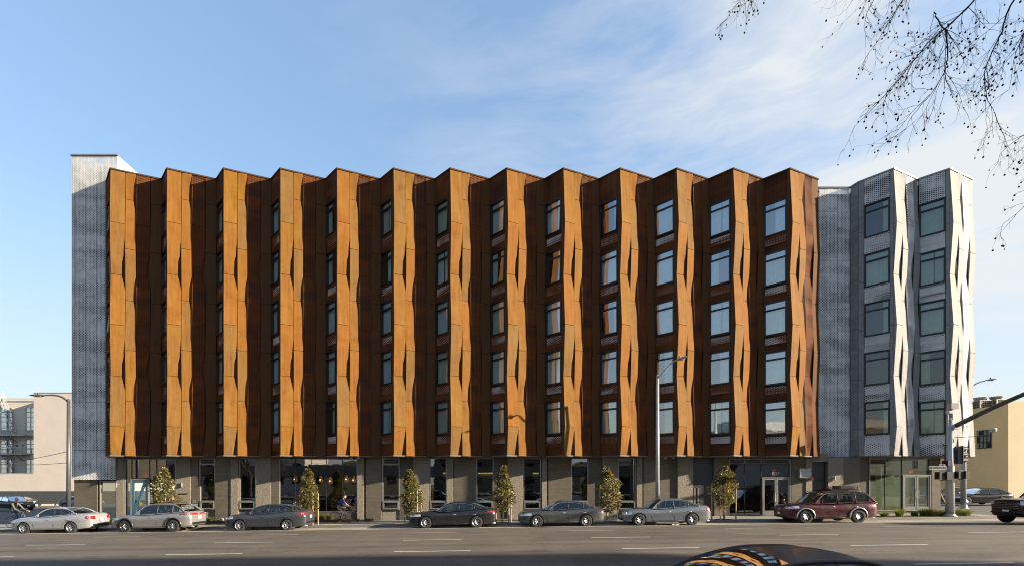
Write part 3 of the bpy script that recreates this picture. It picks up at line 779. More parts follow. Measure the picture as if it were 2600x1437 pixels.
def zz_(y, D=DW): return ZZ(y, D)
def frame_rect(b, x0, x1, z0, z1, y0, y1, w):
    b.box(x0, x0 + w, y0, y1, z0, z1); b.box(x1 - w, x1, y0, y1, z0, z1); b.box(x0 + w, x1 - w, y0, y1, z1 - w, z1); b.box(x0 + w, x1 - w, y0, y1, z0, z0 + w)
def louvre(a, c, y0, y1, parent=None):
    X0, X1, Z1, Z0 = XX(a, DW), XX(c, DW), zz_(y0), zz_(y1)
    b = MB(); frame_rect(b, X0, X1, Z0, Z1, DW + .04, DW + .2, .05); o = b.build('louvre_vent', M['alu'], parent or BLD)
    b = MB(); n = 3
    for i in range(n):
        z = Z0 + (Z1 - Z0) * (i + .55) / (n + .1)
        b.obox(((X0 + X1) / 2, DW + .1, z), ((X1 - X0) / 2 - .05, 0, 0), (0, .05, -.035), (0, .004, .008))
    b.build('louvre_blade', M['alu'], o)
    b = MB(); b.quad((X0, DW + .19, Z0), (X1, DW + .19, Z0), (X1, DW + .19, Z1), (X0, DW + .19, Z1)); b.build('louvre_back', M['black'], o)
def pane(a, c, y0, y1, parent, D=DW + .12, mat=None):
    X0, X1, Z1, Z0 = XX(a, DW), XX(c, DW), zz_(y0), zz_(y1)
    b = MB(); b.quad((X0, D, Z0), (X1, D, Z0), (X1, D, Z1), (X0, D, Z1)); return b.build('pane', mat or M['shop_glass'], parent)
def shopwin(a, c, top=1161, lou=False):
    X0, X1 = XX(a, DW), XX(c, DW); y1 = 1293.5; ym = 1271
    b = MB(); frame_rect(b, X0, X1, zz_(y1), zz_(top), DW + .02, DW + .18, .055)
    if lou: b.box(X0 + .055, X1 - .055, DW + .025, DW + .17, zz_(1179.5), zz_(1177))
    b.box(X0 + .055, X1 - .055, DW + .005, DW + .17, zz_(ym + 1.5), zz_(ym - 1.0))
    W = b.build('window', M['alu'], BLD)
    pane(a + 2, c - 2, (1179.5 if lou else top + 2), ym - 1, W)
    if lou: louvre(a + 2, c - 2, 1163, 1178, W)
    b = MB(); frame_rect(b, X0 + .06, X1 - .06, zz_(y1 - 2), zz_(ym + 1), DW - .03, DW + .08, .07); b.build('sash', M['alu'], W)
    pane(a + 5, c - 5, ym + 3, y1 - 5, W, DW + .03)
    b = MB(); b.box(X0, X1, DW + .12, DW + .3, ZC - 5, zz_(y1) - .002); b.build('sill_wall', M['rough'] if lou else M['conc2'], BLD)
for a, c, l in ((505.6, 546, True), (605.9, 648.8, False), (970, 1014.3, True), (1090, 1133.8, False), (1209.4, 1253, False), (1329, 1373.6, False), (1450, 1494.2, False), (1569.7, 1614.5, False)): shopwin(a, c, 1162, l)
# tall strip window under the tower
b = MB(); frame_rect(b, XX(252, DW), XX(295, DW), ZC - 3.5, zz_(1220), DW + .02, DW + .16, .05); W = b.build('window', M['alu'], BLD)
pane(254, 293.5, 1222, 1345, W)
# entrance glazing 1 with the blue door
def glazing(a, c, top, mull, base=1312):
    X0, X1 = XX(a, DW), XX(c, DW); b = MB(); frame_rect(b, X0, X1, zz_(base), zz_(top), DW + .02, DW + .18, .06)
    G_ = b.build('shopfront', M['alu'], BLD)
    b = MB()
    for x in mull: X = XX(x, DW); b.box(X - .018, X + .018, DW + .09, DW + .16, zz_(base) + .05, zz_(top) - .05)
    if mull: b.build('mullion', M['black'], G_)
    return G_
g1 = glazing(314.6, 445.6, 1163, (331.5, 377, 395, 420), 1322)
for a, c in ((316.5, 331.2), (331.8, 376.7), (377.3, 394.8), (395.3, 419.7), (420.3, 443.6)):
    if a == 331.8: pane(a, c, 1165, 1213, g1)
    else: pane(a, c, 1165, 1321, g1)
b = MB(); frame_rect(b, XX(331, DW), XX(377.5, DW), zz_(1322), zz_(1214.5), DW - .02, DW + .1, .06); dfr = b.build('door_frame', M['alu'], BLD)
x0, x1, zt, zb = XX(333.5, DW), XX(375.5, DW), zz_(1218), zz_(1320)
b = MB(); frame_rect(b, x0, x1, zb, zt, DW + .0, DW + .07, .17); b.box(x0 + .17, x1 - .17, DW, DW + .07, zb + .17, zb + .45)
p0, p1 = Vector((x0 + .2, DW + .035, zb + .5)), Vector((x1 - .24, DW + .035, zt - .2)); dd = (p1 - p0); nn = Vector((-dd.z, 0, dd.x)).normalized()
b.obox((p0 + p1) / 2, dd / 2, nn * .09, (0, .034, 0)); b.box(x0 + .17, x1 - .17, DW + .002, DW + .068, zb + .78, zb + .9)
dr = b.build('blue_door', M['blue_door'], BLD)
b = MB(); b.quad((x0 + .17, DW + .05, zb + .4), (x1 - .17, DW + .05, zb + .4), (x1 - .17, DW + .05, zt - .17), (x0 + .17, DW + .05, zt - .17)); b.build('pane', M['shop_glass'], dr)
MB().lathe([(0, 0), (.1, 0), (.1, .012), (0, .012)], (XX(357.5, DW), DW - .012, zz_(1278.5)), 'Y', 16).build('round_notice', M['yellow'], dr)
MB().box(XX(365, DW), XX(369.5, DW), DW - .05, DW, zz_(1279.5), zz_(1278.5)).build('handle', M['chrome'], dr)
sgn = MB(); sgn.box(XX(382, DW), XX(391, DW), DW + .095, DW + .1, zz_(1300), zz_(1200)); 
for ch, y in (('t', 1210), ('a', 1221), ('r', 1231.5), ('o', 1242), ('2', 1272)):
    if ch != '2': text_obj('lettering', ch, M['sign_white'], g1, (XX(385.5, DW), DW + .08, zz_(y)), .40)
    else: text_obj('lettering', 'a', M['sign_white'], g1, (XX(387, DW), DW + .08, zz_(y)), .40)
# glazing 2
g2 = glazing(707, 907.3, 1163, (748.5, 788.4, 827, 868.4), 1300)
for a, c in zip((709, 748.9, 788.8, 827.4, 868.8), (748.1, 788, 826.6, 868, 905.5)): pane(a, c, 1165, 1299, g2)
b = MB(); b.box(XX(707, DW), XX(907.3, DW), DW + .05, DW + .3, ZC - 4, zz_(1300) - .002); b.build('sill_wall', M['conc2'], BLD)
# glazing 3: lobby with louvres and double door
def double_door(a, c, top, bot, mid, tag_='double_door'):
    b = MB(); frame_rect(b, XX(a, DW), XX(c, DW), zz_(bot), zz_(top), DW - .02, DW + .12, .06); b.box(XX(mid, DW) - .012, XX(mid, DW) + .012, DW - .01, DW + .1, zz_(bot), zz_(top) - .06)
    fr_ = b.build('door_frame', M['alu'], BLD)
    for s, (p, q) in enumerate(((a + 2.2, mid - .4), (mid + .4, c - 2.2))):
        X0, X1 = XX(p, DW), XX(q, DW); b = MB(); frame_rect(b, X0, X1, zz_(bot - 1), zz_(top + 2.3), DW, DW + .07, .10); b.box(X0 + .1, X1 - .1, DW, DW + .07, zz_(bot - 1) + .1, zz_(bot - 1) + .26)
        d_ = b.build('door', M['alu'], BLD)
        b = MB(); b.quad((X0 + .1, DW + .04, zz_(bot) + .2), (X1 - .1, DW + .04, zz_(bot) + .2), (X1 - .1, DW + .04, zz_(top) - .1), (X0 + .1, DW + .04, zz_(top) - .1)); b.build('pane', M['shop_glass'], d_)
        hx = X1 - .05 if s == 0 else X0 + .05
        MB().tube([(hx, DW, zz_(bot) + .8), (hx + (-.05 if s == 0 else .05), DW - .07, zz_(bot) + .85), (hx + (-.05 if s == 0 else .05), DW - .07, zz_(bot) + 1.35), (hx, DW, zz_(bot) + 1.4)], .018, 6).build('handle', M['chrome'], d_)
g3 = glazing(1851, 2009, 1163, (1892.7, 1935.2), 1307)
for a, c in ((1853, 1892), (1893.2, 1934.6)): pane(a, c, 1179, 1306, g3)
pane(1936, 2007, 1179, 1211, g3)
for a, c in ((1853, 1892.2), (1894, 1934.5), (1937.5, 2006)): louvre(a, c, 1164.5, 1177.5, g3)
double_door(1935.5, 2007, 1211, 1306.5, 1971.5)
text_obj('lettering', '837', M['steel'], g3, (XX(1972, DW), DW + .1, zz_(1202)), .32)
# glazing 4: vacant corner unit
g4 = glazing(2208, 2366, 1162, (2250.8, 2292.5), 1296)
for a, c, t in ((2210, 2250.4, 1180), (2251.2, 2292, 1164)): pane(a, c, t, 1295, g4)
pane(2293, 2364, 1164, 1203, g4); louvre(2209.5, 2250.4, 1164, 1178.5, g4)
double_door(2292.5, 2363.5, 1204.5, 1296.5, 2327.5)
b = MB(); b.box(XX(2322, DW), XX(2336, DW), DW + .15, DW + .16, zz_(1189), zz_(1167.5)); bn = b.build('banner', M['banner'], BLD)
text_obj('lettering', 'FO', M['sign_black'], bn, (XX(2331, DW), DW + .142, zz_(1178)), .34, (pi / 2, -pi / 2, 0))
b = MB(); b.box(XX(2208, DW), XX(2366, DW), DW + .04, DW + .3, ZC - 3.4, zz_(1296) - .002); b.build('sill_wall', M['conc2'], BLD)
b = MB(); b.box(XX(1851, DW), XX(2009, DW), DW + .04, DW + .3, ZC - 3.4, zz_(1307) - .002); b.build('sill_wall', M['conc2'], BLD)
# grey service doors
b = MB(); b.box(XX(1760, DW), XX(1814, DW), DW + .2, DW + .3, ZC - 3, zz_(1161)); sd_ = b.build('service_door', M['door_grey'], BLD)
b = MB(); b.box(XX(1761, DW), XX(1785, DW), DW + .15, DW + .2, ZC - 2.1, zz_(1231)); b.box(XX(1786, DW), XX(1813, DW), DW + .15, DW + .2, ZC - 2.1, zz_(1231)); b.build('door_leaf', M['door_grey'], sd_)
b = MB(); b.box(XX(1764, DW), XX(1768, DW), DW + .1, DW + .15, ZC - 2.1, zz_(1238)); b.box(XX(1773, DW), XX(1777, DW), DW + .1, DW + .15, ZC - 2.1, zz_(1238)); b.build('door_trim', M['alu'], sd_)
MB().box(XX(1779, DW), XX(1785, DW), DW + .05, DW + .15, zz_(1273), zz_(1271)).build('handle', M['chrome'], sd_)
b = MB(); b.box(XX(2062.5, DW), XX(2098, DW), DW + .2, DW + .3, ZC - 2.5, zz_(1171.5)); s2 = b.build('service_door', M['door_grey'], BLD)
MB().box(XX(2064, DW), XX(2096, DW), DW + .17, DW + .2, zz_(1222), zz_(1214)).build('door_trim', M['black'], s2)
MB().box(XX(2063.5, DW), XX(2070, DW), DW + .12, DW + .17, zz_(1219), zz_(1212)).build('exit_notice', M['exit'], s2)
# equipment cabinet, wall lamps, soffit cameras, wall plaques
b = MB(); b.box(XX(2026, DW), XX(2054, DW), DW - .22, DW - .02, zz_(1210), zz_(1189)); cb = b.build('meter_cabinet', M['steel'], BLD)
MB().box(XX(2023, DW), XX(2056, DW), DW - .3, DW - .05, zz_(1213), zz_(1210.5)).build('cabinet_shelf', M['alu'], cb)
for x, y in ((299, 1231), (464, 1230), (2116, 1214)):
    b = MB().lathe([(0, -.14), (.055, -.14), (.055, .14), (0, .14)], (XX(x, DW), DW - .12, zz_(y)), n=12); b.box(XX(x, DW) - .03, XX(x, DW) + .12, DW - .1, DW - .0, zz_(y) + .02, zz_(y) + .08)
    b.build('wall_lamp', M['alu'], BLD)
for x in (891, 909, 1689, 1709):
    MB().ball((XX(x, 31.2), 31.2, rel(SOFZ) - .05), (.1, .1, .07), 10, 6).build('soffit_camera', M['white'], BLD)
MB().box(XX(488.5, DW), XX(497, DW), DW - .02, DW, zz_(1275), zz_(1268)).build('wall_plaque', M['alu'], BLD)
MB().box(XX(456, DW), XX(479, DW), DW - .09, DW - .06, zz_(1253.5), zz_(1251.5)).build('wall_lettering', plain('navy_lettering', (.03, .05, .12), .5), BLD)
# interiors
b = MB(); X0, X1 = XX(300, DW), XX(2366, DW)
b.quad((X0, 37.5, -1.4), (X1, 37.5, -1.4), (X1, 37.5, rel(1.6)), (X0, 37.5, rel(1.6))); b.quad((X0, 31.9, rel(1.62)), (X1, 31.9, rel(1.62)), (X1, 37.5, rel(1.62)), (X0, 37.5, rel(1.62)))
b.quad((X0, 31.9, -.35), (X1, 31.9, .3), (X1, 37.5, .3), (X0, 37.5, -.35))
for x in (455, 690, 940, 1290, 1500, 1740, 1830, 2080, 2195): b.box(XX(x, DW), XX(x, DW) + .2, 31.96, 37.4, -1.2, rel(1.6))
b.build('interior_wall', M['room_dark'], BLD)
b = MB(); b.box(XX(2210, DW), XX(2364, DW), 33.2, 33.3, .3, zz_(1205)); b.build('green_lining', M['green_board'], BLD)
for x0, x1 in ((1118, 1134), (1211, 1252), (1356, 1374)):
    b = MB(); b.box(XX(x0, DW), XX(x1, DW), 33.0, 33.1, ZC - 2, zz_(1200)); b.build('feature_wall', plain('feature_wall', (.30, .27, .2), .8), BLD)
    b = MB(); b.box(XX(x0, DW) + .03, XX(x1, DW) - .03, 32.9, 32.95, zz_(1199.2), zz_(1198.8)); b.build('wall_washer_light', M['warm_strip'], BLD)
# cafe furniture glimpsed through the big windows
for x, y in ((1880, 1205),): pass
for nm, px, py in (('exit_sign', 364, 1210), ('exit_sign', 1960, 1198), ('exit_sign', 2308, 1200)):
    MB().box(XX(px, 33), XX(px, 33) + .26, 33, 33.03, ZZ(py, 33), ZZ(py, 33) + .17).build(nm, M['exit'], BLD)
pl = ['leftmost wicker pendant lamp, beside the blue door window', 'wicker pendant lamp left of the tree in the wide shop window', 'first wicker pendant lamp right of the tree in the wide shop window',
      'low hanging wicker pendant lamp in the middle of the wide shop window', 'second last wicker pendant lamp toward the cyclist', 'last wicker pendant lamp above the cyclist by the right jamb']
for (px, py), lb in zip(((440.5, 1226), (750, 1216), (815, 1217.5), (839.6, 1220.5), (880, 1216), (898.5, 1218)), pl):
    D = 32.6 + (px % 7) * .05; c = P(px, py, D); t = thing('pendant_lamp', c, lb, 'pendant lamp', 'wicker pendant lamps in the cafe')
    MB().lathe([(.03, .28), (.07, .24), (.10, .12), (.155, -.02), (.13, -.16), (.06, -.2)], c, n=14).build('lamp_shade', M['pend'], t, True)
    MB().ball(c + Vector((0, -.17, 0)), .028, 8, 6).build('bulb', M['bulb'], t); MB().tube([c + Vector((0, 0, .27)), (c.x, c.y, rel(1.6))], .008, 4).build('cord', M['black'], t)
# ------------------------------------------------------------------ cream neighbour on the left with fire escape
DB = 76.0
def bx(px): return XX(px, DB)
def bz(py): return ZZ(py, DB)
NB = thing('stucco_building', (bx(100), DB + 4, -1.2), 'cream stucco building with a grey steel fire escape and slate blue base', 'building')
b = MB(); b.box(bx(85.4), bx(330), DB, DB + 22, bz(1246), bz(997.5)); b.build('wall', M['beige'], NB)
b = MB(); b.box(bx(-160), bx(85.4), DB, DB + .3, bz(1246), bz(1202)); b.build('parapet_wall', M['beige'], NB)
b = MB(); b.box(bx(-160), bx(85.4), DB - .03, DB + .4, bz(1202) , bz(1200.3)); b.box(bx(84.6), bx(330), DB - .05, DB + .4, bz(997.5) + .001, bz(996)); b.box(bx(-160), bx(84.6), DB + 3.1, DB + 3.5, bz(1010), bz(1008.2)); b.build('parapet_cap', M['steel'], NB)
b = MB(); b.box(bx(-160), bx(330), DB - .04, DB + .3, bz(1300), bz(1246) - .002); b.build('base_course', M['beige_base'], NB)
# recessed wall with window openings filled by framed windows standing proud
DR2 = DB + 3.2
def rx(px): return XX(px, DR2)
def rz2(py): return ZZ(py, DR2)
b = MB(); b.box(rx(-160), bx(85.4) + .2, DR2, DR2 + 18, rz2(1210), rz2(1010)); b.build('wall', M['beige'], NB)
M['sky_pane'] = glass('far_window_glass', (.5, .6, .65), .45, .5)
def far_window(x0, x1, y0, y1, nx, ny, par, D=DR2, fm='white'):
    X0, X1, Z1, Z0 = XX(x0, D), XX(x1, D), ZZ(y0, D), ZZ(y1, D); b = MB(); fw = .12
    frame_rect(b, X0, X1, Z0, Z1, D - .12, D - .01, fw)
    for i in range(1, nx): X = X0 + (X1 - X0) * i / nx; b.box(X - .05, X + .05, D - .11, D - .01, Z0, Z1)
    for j in range(1, ny): Z = Z0 + (Z1 - Z0) * j / ny; b.box(X0, X1, D - .115, D - .01, Z - .05, Z + .05)
    W = b.build('window', M[fm], par)
    for i in range(nx):
        for j in range(ny):
            a, c = X0 + (X1 - X0) * i / nx, X0 + (X1 - X0) * (i + 1) / nx; p, q = Z0 + (Z1 - Z0) * j / ny, Z0 + (Z1 - Z0) * (j + 1) / ny
            b = MB(); b.quad((a, D - .06, p), (c, D - .06, p), (c, D - .06, q), (a, D - .06, q)); b.build('pane', M['sky_pane'], W)
    b = MB(); b.quad((X0, D - .02, Z0), (X1, D - .02, Z0), (X1, D - .02, Z1), (X0, D - .02, Z1)); b.build('room_lining', M['room'], W)
for y0, y1, ny in ((1034, 1095, 5), (1115, 1152, 3), (1165, 1201.5, 3)):
    far_window(66, 92, y0, y1, 2, ny, NB); far_window(22, 34, y0, y1, 1, ny, NB); far_window(-14, 20, y0, y1, 2, ny, NB)
for x in (43, 58): MB().box(rx(x - 2.5), rx(x + 2.5), DR2 - .05, DR2, rz2(1132), rz2(1129)).build('wall_vent', M['steel_dk'], NB)
FE = MB()
def fe_landing(px0, px1, py, parent):
    X0, X1, z = rx(px0), rx(px1), rz2(py); y0 = DR2 - 1.5
    b = MB(); b.box(X0, X1, y0, DR2 - .05, z - .1, z)
    o = b.build('landing', M['steel'], parent)
    b = MB(); n = int((X1 - X0) / 1.5) + 1
    for i in range(n + 1):
        X = X0 + (X1 - X0) * i / n; b.box(X - .03, X + .03, y0, y0 + .06, z, z + 1.1)
    b.box(X0, X1, y0, y0 + .06, z + 1.05, z + 1.12)
    for k in range(1, 6): b.box(X0, X1, y0 + .02, y0 + .04, z + k * .17, z + k * .17 + .025)
    b.build('railing', M['steel'], o)
    b = MB()
    for i in range(1, n, 2):
        X = X0 + (X1 - X0) * i / n; b.tube([(X, DR2, z - 1.1), (X, y0 + .2, z - .1)], .06, 4); b.tube([(X - 1.0, y0 + .1, z - .1), (X, y0 + .1, z - .9)], .05, 4)
    b.build('bracket', M['steel_dk'], o); return o
fe_landing(-60, 84.5, 1106, NB); fe_landing(2, 79, 1153.5, NB); fe_landing(-60, 12, 1015, NB)
def fe_stair(x0, y0, x1, y1, parent):
    for dy in (-.9, -.35):
        b = MB(); p, q = Vector((rx(x0), DR2 + dy, rz2(y0))), Vector((rx(x1), DR2 + dy, rz2(y1)))
        b.tube([p, q], .06, 4); b.tube([p + Vector((0, 0, 1)), q + Vector((0, 0, 1))], .035, 4)
        for k in range(7): m_ = p.lerp(q, k / 6); b.tube([m_, m_ + Vector((0, 0, 1))], .025, 4)
        b.build('stair_rail', M['steel'], parent)
    p, q = Vector((rx(x0), DR2 - .62, rz2(y0))), Vector((rx(x1), DR2 - .62, rz2(y1)))
    for k in range(13):
        m_ = p.lerp(q, k / 12); b = MB(); b.box(m_.x - .14, m_.x + .14, DR2 - .88, DR2 - .37, m_.z - .02, m_.z + .02); b.build('stair_tread', M['steel_dk'], parent)
fe_stair(15, 1015, 46, 1105, NB); fe_stair(17, 1107, 44, 1152, NB); fe_stair(20, 1155, 42, 1202, NB)
b = MB()
for X, z1 in ((rx(14), 1000), (rx(22), 998)): b.tube([(X, DR2 - .9, rz2(1022)), (X, DR2 - .9, rz2(z1))], .05, 4)
b.build('ladder_rail', M['white'], NB)
# overhead wires crossing in front of the cream wall
for (xa, ya, Da, xb, yb, Db, lb) in ((-60, 1172, 60, 176, 1144.5, 29, 'thin dark overhead wire sloping up to the left street lamp'),
                                     (-60, 1168, 60, 182, 1173, 33, 'thin level overhead wire across the cream wall')):
    p, q = P(xa, ya, Da), P(xb, yb, Db); b = MB(); b.tube([p.lerp(q, t / 10) - Vector((0, 0, .35 * (1 - (2 * t / 10 - 1) ** 2))) for t in range(11)], .018, 4)
    tag(b.build('overhead_wire', M['conduit']), lb, 'wire')
# concrete wheel stops along the slate base
for px, lb in ((80, 'concrete wheel stop behind the dark grey sedan in the lot'), (122, 'concrete wheel stop alone against the slate blue base'), (160, 'concrete wheel stop half hidden by the left lamp post')):
    b = MB(); X = XX(px, 72); z = gz(X, 72); b.add([(X - .95, 71.8, z), (X + .95, 71.8, z), (X + .95, 72.1, z), (X - .95, 72.1, z), (X - .8, 71.85, z + .28), (X + .8, 71.85, z + .28), (X + .8, 72.05, z + .28), (X - .8, 72.05, z + .28)],
                   [(0, 1, 5, 4), (1, 2, 6, 5), (2, 3, 7, 6), (3, 0, 4, 7), (4, 5, 6, 7)]); tag(b.build('wheel_stop', M['cream_wall']), lb, 'wheel stop')
# ------------------------------------------------------------------ ochre building on the right
DY = 46.0; yx = XX(2559, DY); yt = ZZ(1024.6, DY)
YB = thing('ochre_building', (yx + 8, DY + 8, .4), 'low ochre and cream stucco building with two rooftop cooling units', 'building')
b = MB(); b.quad((yx, DY, -1), (yx, DY, yt), (yx, 95, yt), (yx, 95, -1)); b.quad((yx, DY, yt), (yx + 40, DY, yt), (yx + 40, 95, yt), (yx, 95, yt)); b.build('side_wall', M['yellow_wall'], YB)
b = MB(); b.box(yx + .01, yx + 40, DY - .02, DY + .3, -1, yt + .25); b.build('front_wall', M['cream_wall'], YB)
fw_ = Face((yx - .02, 80), (yx - .02, DY))     # faces -x
def sideD(px): return (yx) * F / (px - PX)
b = MB(); da, dc = sideD(2481), sideD(2518); z0, z1 = ZZ(1138, (da + dc) / 2), ZZ(1091, (da + dc) / 2)
b.box(yx - .06, yx - .01, dc, da, z0, z1); wn = b.build('window', M['frame_dark'], YB)
for i in range(4):
    for j in range(3):
        p, q = dc + (da - dc) * i / 4, dc + (da - dc) * (i + 1) / 4; s, t = z0 + (z1 - z0) * j / 3, z0 + (z1 - z0) * (j + 1) / 3
        b = MB(); b.box(yx - .10, yx - .07, p + .06, q - .06, s + .06, t - .06); b.build('pane', M['tint_glass'] if (i + j) % 4 else M['back_dark'], wn)
for k in range(26):      # clapboard-like courses, real narrow ledges
    z = .8 + k * .34
    if z < yt - .2: MB().box(yx - .012, yx, DY + .1, 94, z, z + .02).build('wall_course', M['yellow_wall'], YB)
def cooling_unit(px, py_base, D, label):
    X = XX(px, D); zb = ZZ(py_base, D); t = thing('cooling_unit', (X, D, zb), label, 'cooling unit', None); s = .66
    b = MB(); b.box(X - s, X + s, D - s, D + s, zb, zb + .12); b.box(X - s, X + s, D - s, D + s, zb + .84, zb + .92)
    for i in (-1, 1):
        for j in (-1, 1): b.box(X + i * (s - .05) - .06, X + i * (s - .05) + .06, D + j * (s - .05) - .06, D + j * (s - .05) + .06, zb + .1, zb + .86)
    b.build('casing', M['unit'], t)
    b = MB(); b.box(X - s + .08, X + s - .08, D - s + .08, D + s - .08, zb + .12, zb + .84); b.build('coil', M['black'], t)
    b = MB()
    for k in range(1, 6):
        u = -s + 2 * s * k / 6; b.box(X + u - .012, X + u + .012, D - s - .01, D - s + .02, zb + .12, zb + .84); b.box(X - s - .01, X - s + .02, D + u - .012, D + u + .012, zb + .12, zb + .84)
    for k in range(1, 4):
        z = zb + .12 + .72 * k / 4; b.box(X - s, X + s, D - s - .012, D - s + .02, z - .01, z + .01); b.box(X - s - .012, X - s + .02, D - s, D + s, z - .01, z + .01)
    b.build('guard', M['alu'], t)
    MB().lathe([(.46, .92), (.48, 1.0), (.52, 1.16), (.6, 1.24), (.6, 1.27), (.45, 1.27), (.42, .95)], (X, D, zb), n=24).build('fan_shroud', M['unit'], t, True)
cooling_unit(2489, 1040, 50.5, 'cooling unit beside the silver bay, left one on the ochre roof'); cooling_unit(2530, 1038, 50.2, 'cooling unit behind the signal arm, right one on the ochre roof')
MB().box(yx, yx + .3, 50, 90, yt, yt + .12).build('roof_edge', M['yellow_wall'], YB)

# ------------------------------------------------------------------ street lamps
def lamp(px, D, ytop, r0, r1, arm, mat, label, base_y=None):
    X = XX(px, D); zb = gz(X, D); t = thing('street_lamp', (X, D, zb), label, 'street lamp', 'street lamps')
    b = MB(); zt = ZZ(ytop, D); b.tube([(X, D, zb + .25), (X, D, zt)], [r0, r1], 14); b.tube([(X, D, zt), (X, D, zt + .12)], [r1 * 1.3, r1 * .4], 12); b.build('pole', mat, t, True)
    MB().lathe([(0, 0), (r0 * 1.9, 0), (r0 * 1.9, .03), (r0 * 1.35, .06), (r0 * 1.25, .3), (0, .3)], (X, D, zb), n=16).build('base_plate', mat, t)
    pts = [Vector((XX(a, D + e), D + e, ZZ(c, D + e))) for a, c, e in arm]
    sm = []
    for i in range(len(pts) - 1):
        p0, p1, p2, p3 = pts[max(0, i - 1)], pts[i], pts[i + 1], pts[min(len(pts) - 1, i + 2)]
        for k in range(5):
            s = k / 5; sm.append(.5 * ((2 * p1) + (p2 - p0) * s + (2 * p0 - 5 * p1 + 4 * p2 - p3) * s * s + (3 * p1 - p0 - 3 * p2 + p3) * s ** 3))
    sm.append(pts[-1])
    b = MB(); b.tube(sm, [.06 - .02 * i / len(sm) for i in range(len(sm))], 8); b.build('arm', mat, t, True)
    e = pts[-1]; d = (pts[-1] - pts[-2]).normalized(); d.z *= .4; d.normalize()
    c = e + d * .28; b = MB(); s = Vector((-d.y, d.x, 0)).normalized()
    ring = []
    prof = [(-.35, .05, .035), (-.2, .10, .06), (.0, .17, .07), (.25, .17, .055), (.42, .08, .03), (.47, .02, .015)]
    vs = []; fs = []; n = 10
    for (a, wv, h) in prof:
        for k in range(n):
            th = 2 * pi * k / n; vs.append(c + d * a + s * wv * cos(th) + Vector((0, 0, h * sin(th))))
    for i in range(len(prof) - 1):
        for k in range(n): fs.append((i * n + k, i * n + (k + 1) % n, (i + 1) * n + (k + 1) % n, (i + 1) * n + k))
    b.add(vs, fs); h_ = b.build('lamp_head', mat, t, True)
    MB().box(c.x - .14, c.x + .16, c.y - .08, c.y + .08, c.z - .085, c.z - .06).build('lens', M['led'], h_)
    MB().lathe([(0, 0), (.05, 0), (.05, .09), (0, .1)], c + Vector((-.02, 0, .06)), n=10).build('photocell', M['steel_dk'], h_)
lamp(174, 28.9, 1017, .115, .085, [(174, 1020, 0), (160, 1009, -.1), (140, 1003, -.2), (112, 1003.5, -.3)], M['steel_dk'], 'dark grey street lamp reaching left by the cream building')
lamp(1669.5, 28.95, 957, .125, .085, [(1669, 962, 0), (1685, 944, -.25), (1703, 923, -.5), (1716, 915, -.8)], M['steel'], 'tall galvanised street lamp in front of the rust facade')
lamp(2446, 35.6, 1010, .17, .14, [(2447, 1015, 0), (2462, 990, -.1), (2478, 974, -.2), (2505, 965, -.3)], M['steel'], 'street lamp behind the signal pole at the corner')

# ------------------------------------------------------------------ traffic signal pole with mast arm
TX, TD = XX(2412, 28.95), 28.95; tz0 = gz(TX, TD)
TS = thing('traffic_signal', (TX, TD, tz0), 'thick galvanised traffic signal pole with long mast arm and street name sign', 'traffic signal')
MB().tube([(TX, TD, tz0), (TX, TD, ZZ(1066, TD))], [.225, .165], 18).build('pole', M['steel'], TS, True)
MB().lathe([(0, 0), (.33, 0), (.33, .05), (.26, .1), (.25, .16)], (TX, TD, tz0), n=18).build('base_plate', M['steel'], TS)
MB().tube([(TX, TD, ZZ(1064, TD)), (TX, TD, ZZ(1064, TD) + .05)], [.19, .10], 16).build('pole_cap', M['steel'], TS)
pts = [Vector((TX + .12, TD - .15, ZZ(1083, TD)))]
for k in range(1, 13):
    s = k / 12; pts.append(Vector((TX + .15 + .1 * s, TD - .15 - 9.0 * s, ZZ(1083, TD) + 2.15 * (1 - (1 - s) ** 1.6))))
MB().tube(pts, [.14 - .075 * i / 12 for i in range(13)], 12).build('mast_arm', M['steel_dk'], TS, True)
MB().box(TX - .02, TX + .34, TD - .32, TD + .2, ZZ(1090, TD), ZZ(1078, TD)).build('arm_flange', M['steel'], TS)
def cyl(b, p, q, r, n=10): b.tube([p, q], r, n)
b = MB(); xa = XX(2403, TD); b.tube([(xa, TD - .1, ZZ(1132, TD)), (xa, TD - .1, ZZ(1029, TD))], .03, 6); b.box(xa - .05, xa + .2, TD - .25, TD, ZZ(1050, TD), ZZ(1042, TD)); b.build('antenna_mast', M['steel'], TS)
MB().box(XX(2402, TD), XX(2420, TD), TD - .35, TD - .05, ZZ(1039, TD), ZZ(1025, TD)).build('detector_box', M['alu'], TS)
b = MB(); b.tube([(TX, TD - .1, ZZ(1111, TD)), (TX + 1.0, TD - .4, ZZ(1109.5, TD)), (TX + 1.7, TD - .6, ZZ(1105, TD)), (TX + 1.85, TD - .65, ZZ(1098, TD))], .018, 5); b.build('camera_bracket', M['steel_dk'], TS)
b = MB(); b.lathe([(0, .12), (.14, .12), (.17, .05), (.16, -.03), (.1, -.12), (0, -.15)], (TX + 1.9, TD - .66, ZZ(1095, TD)), n=14); b.build('dome_camera', M['white'], TS, True)
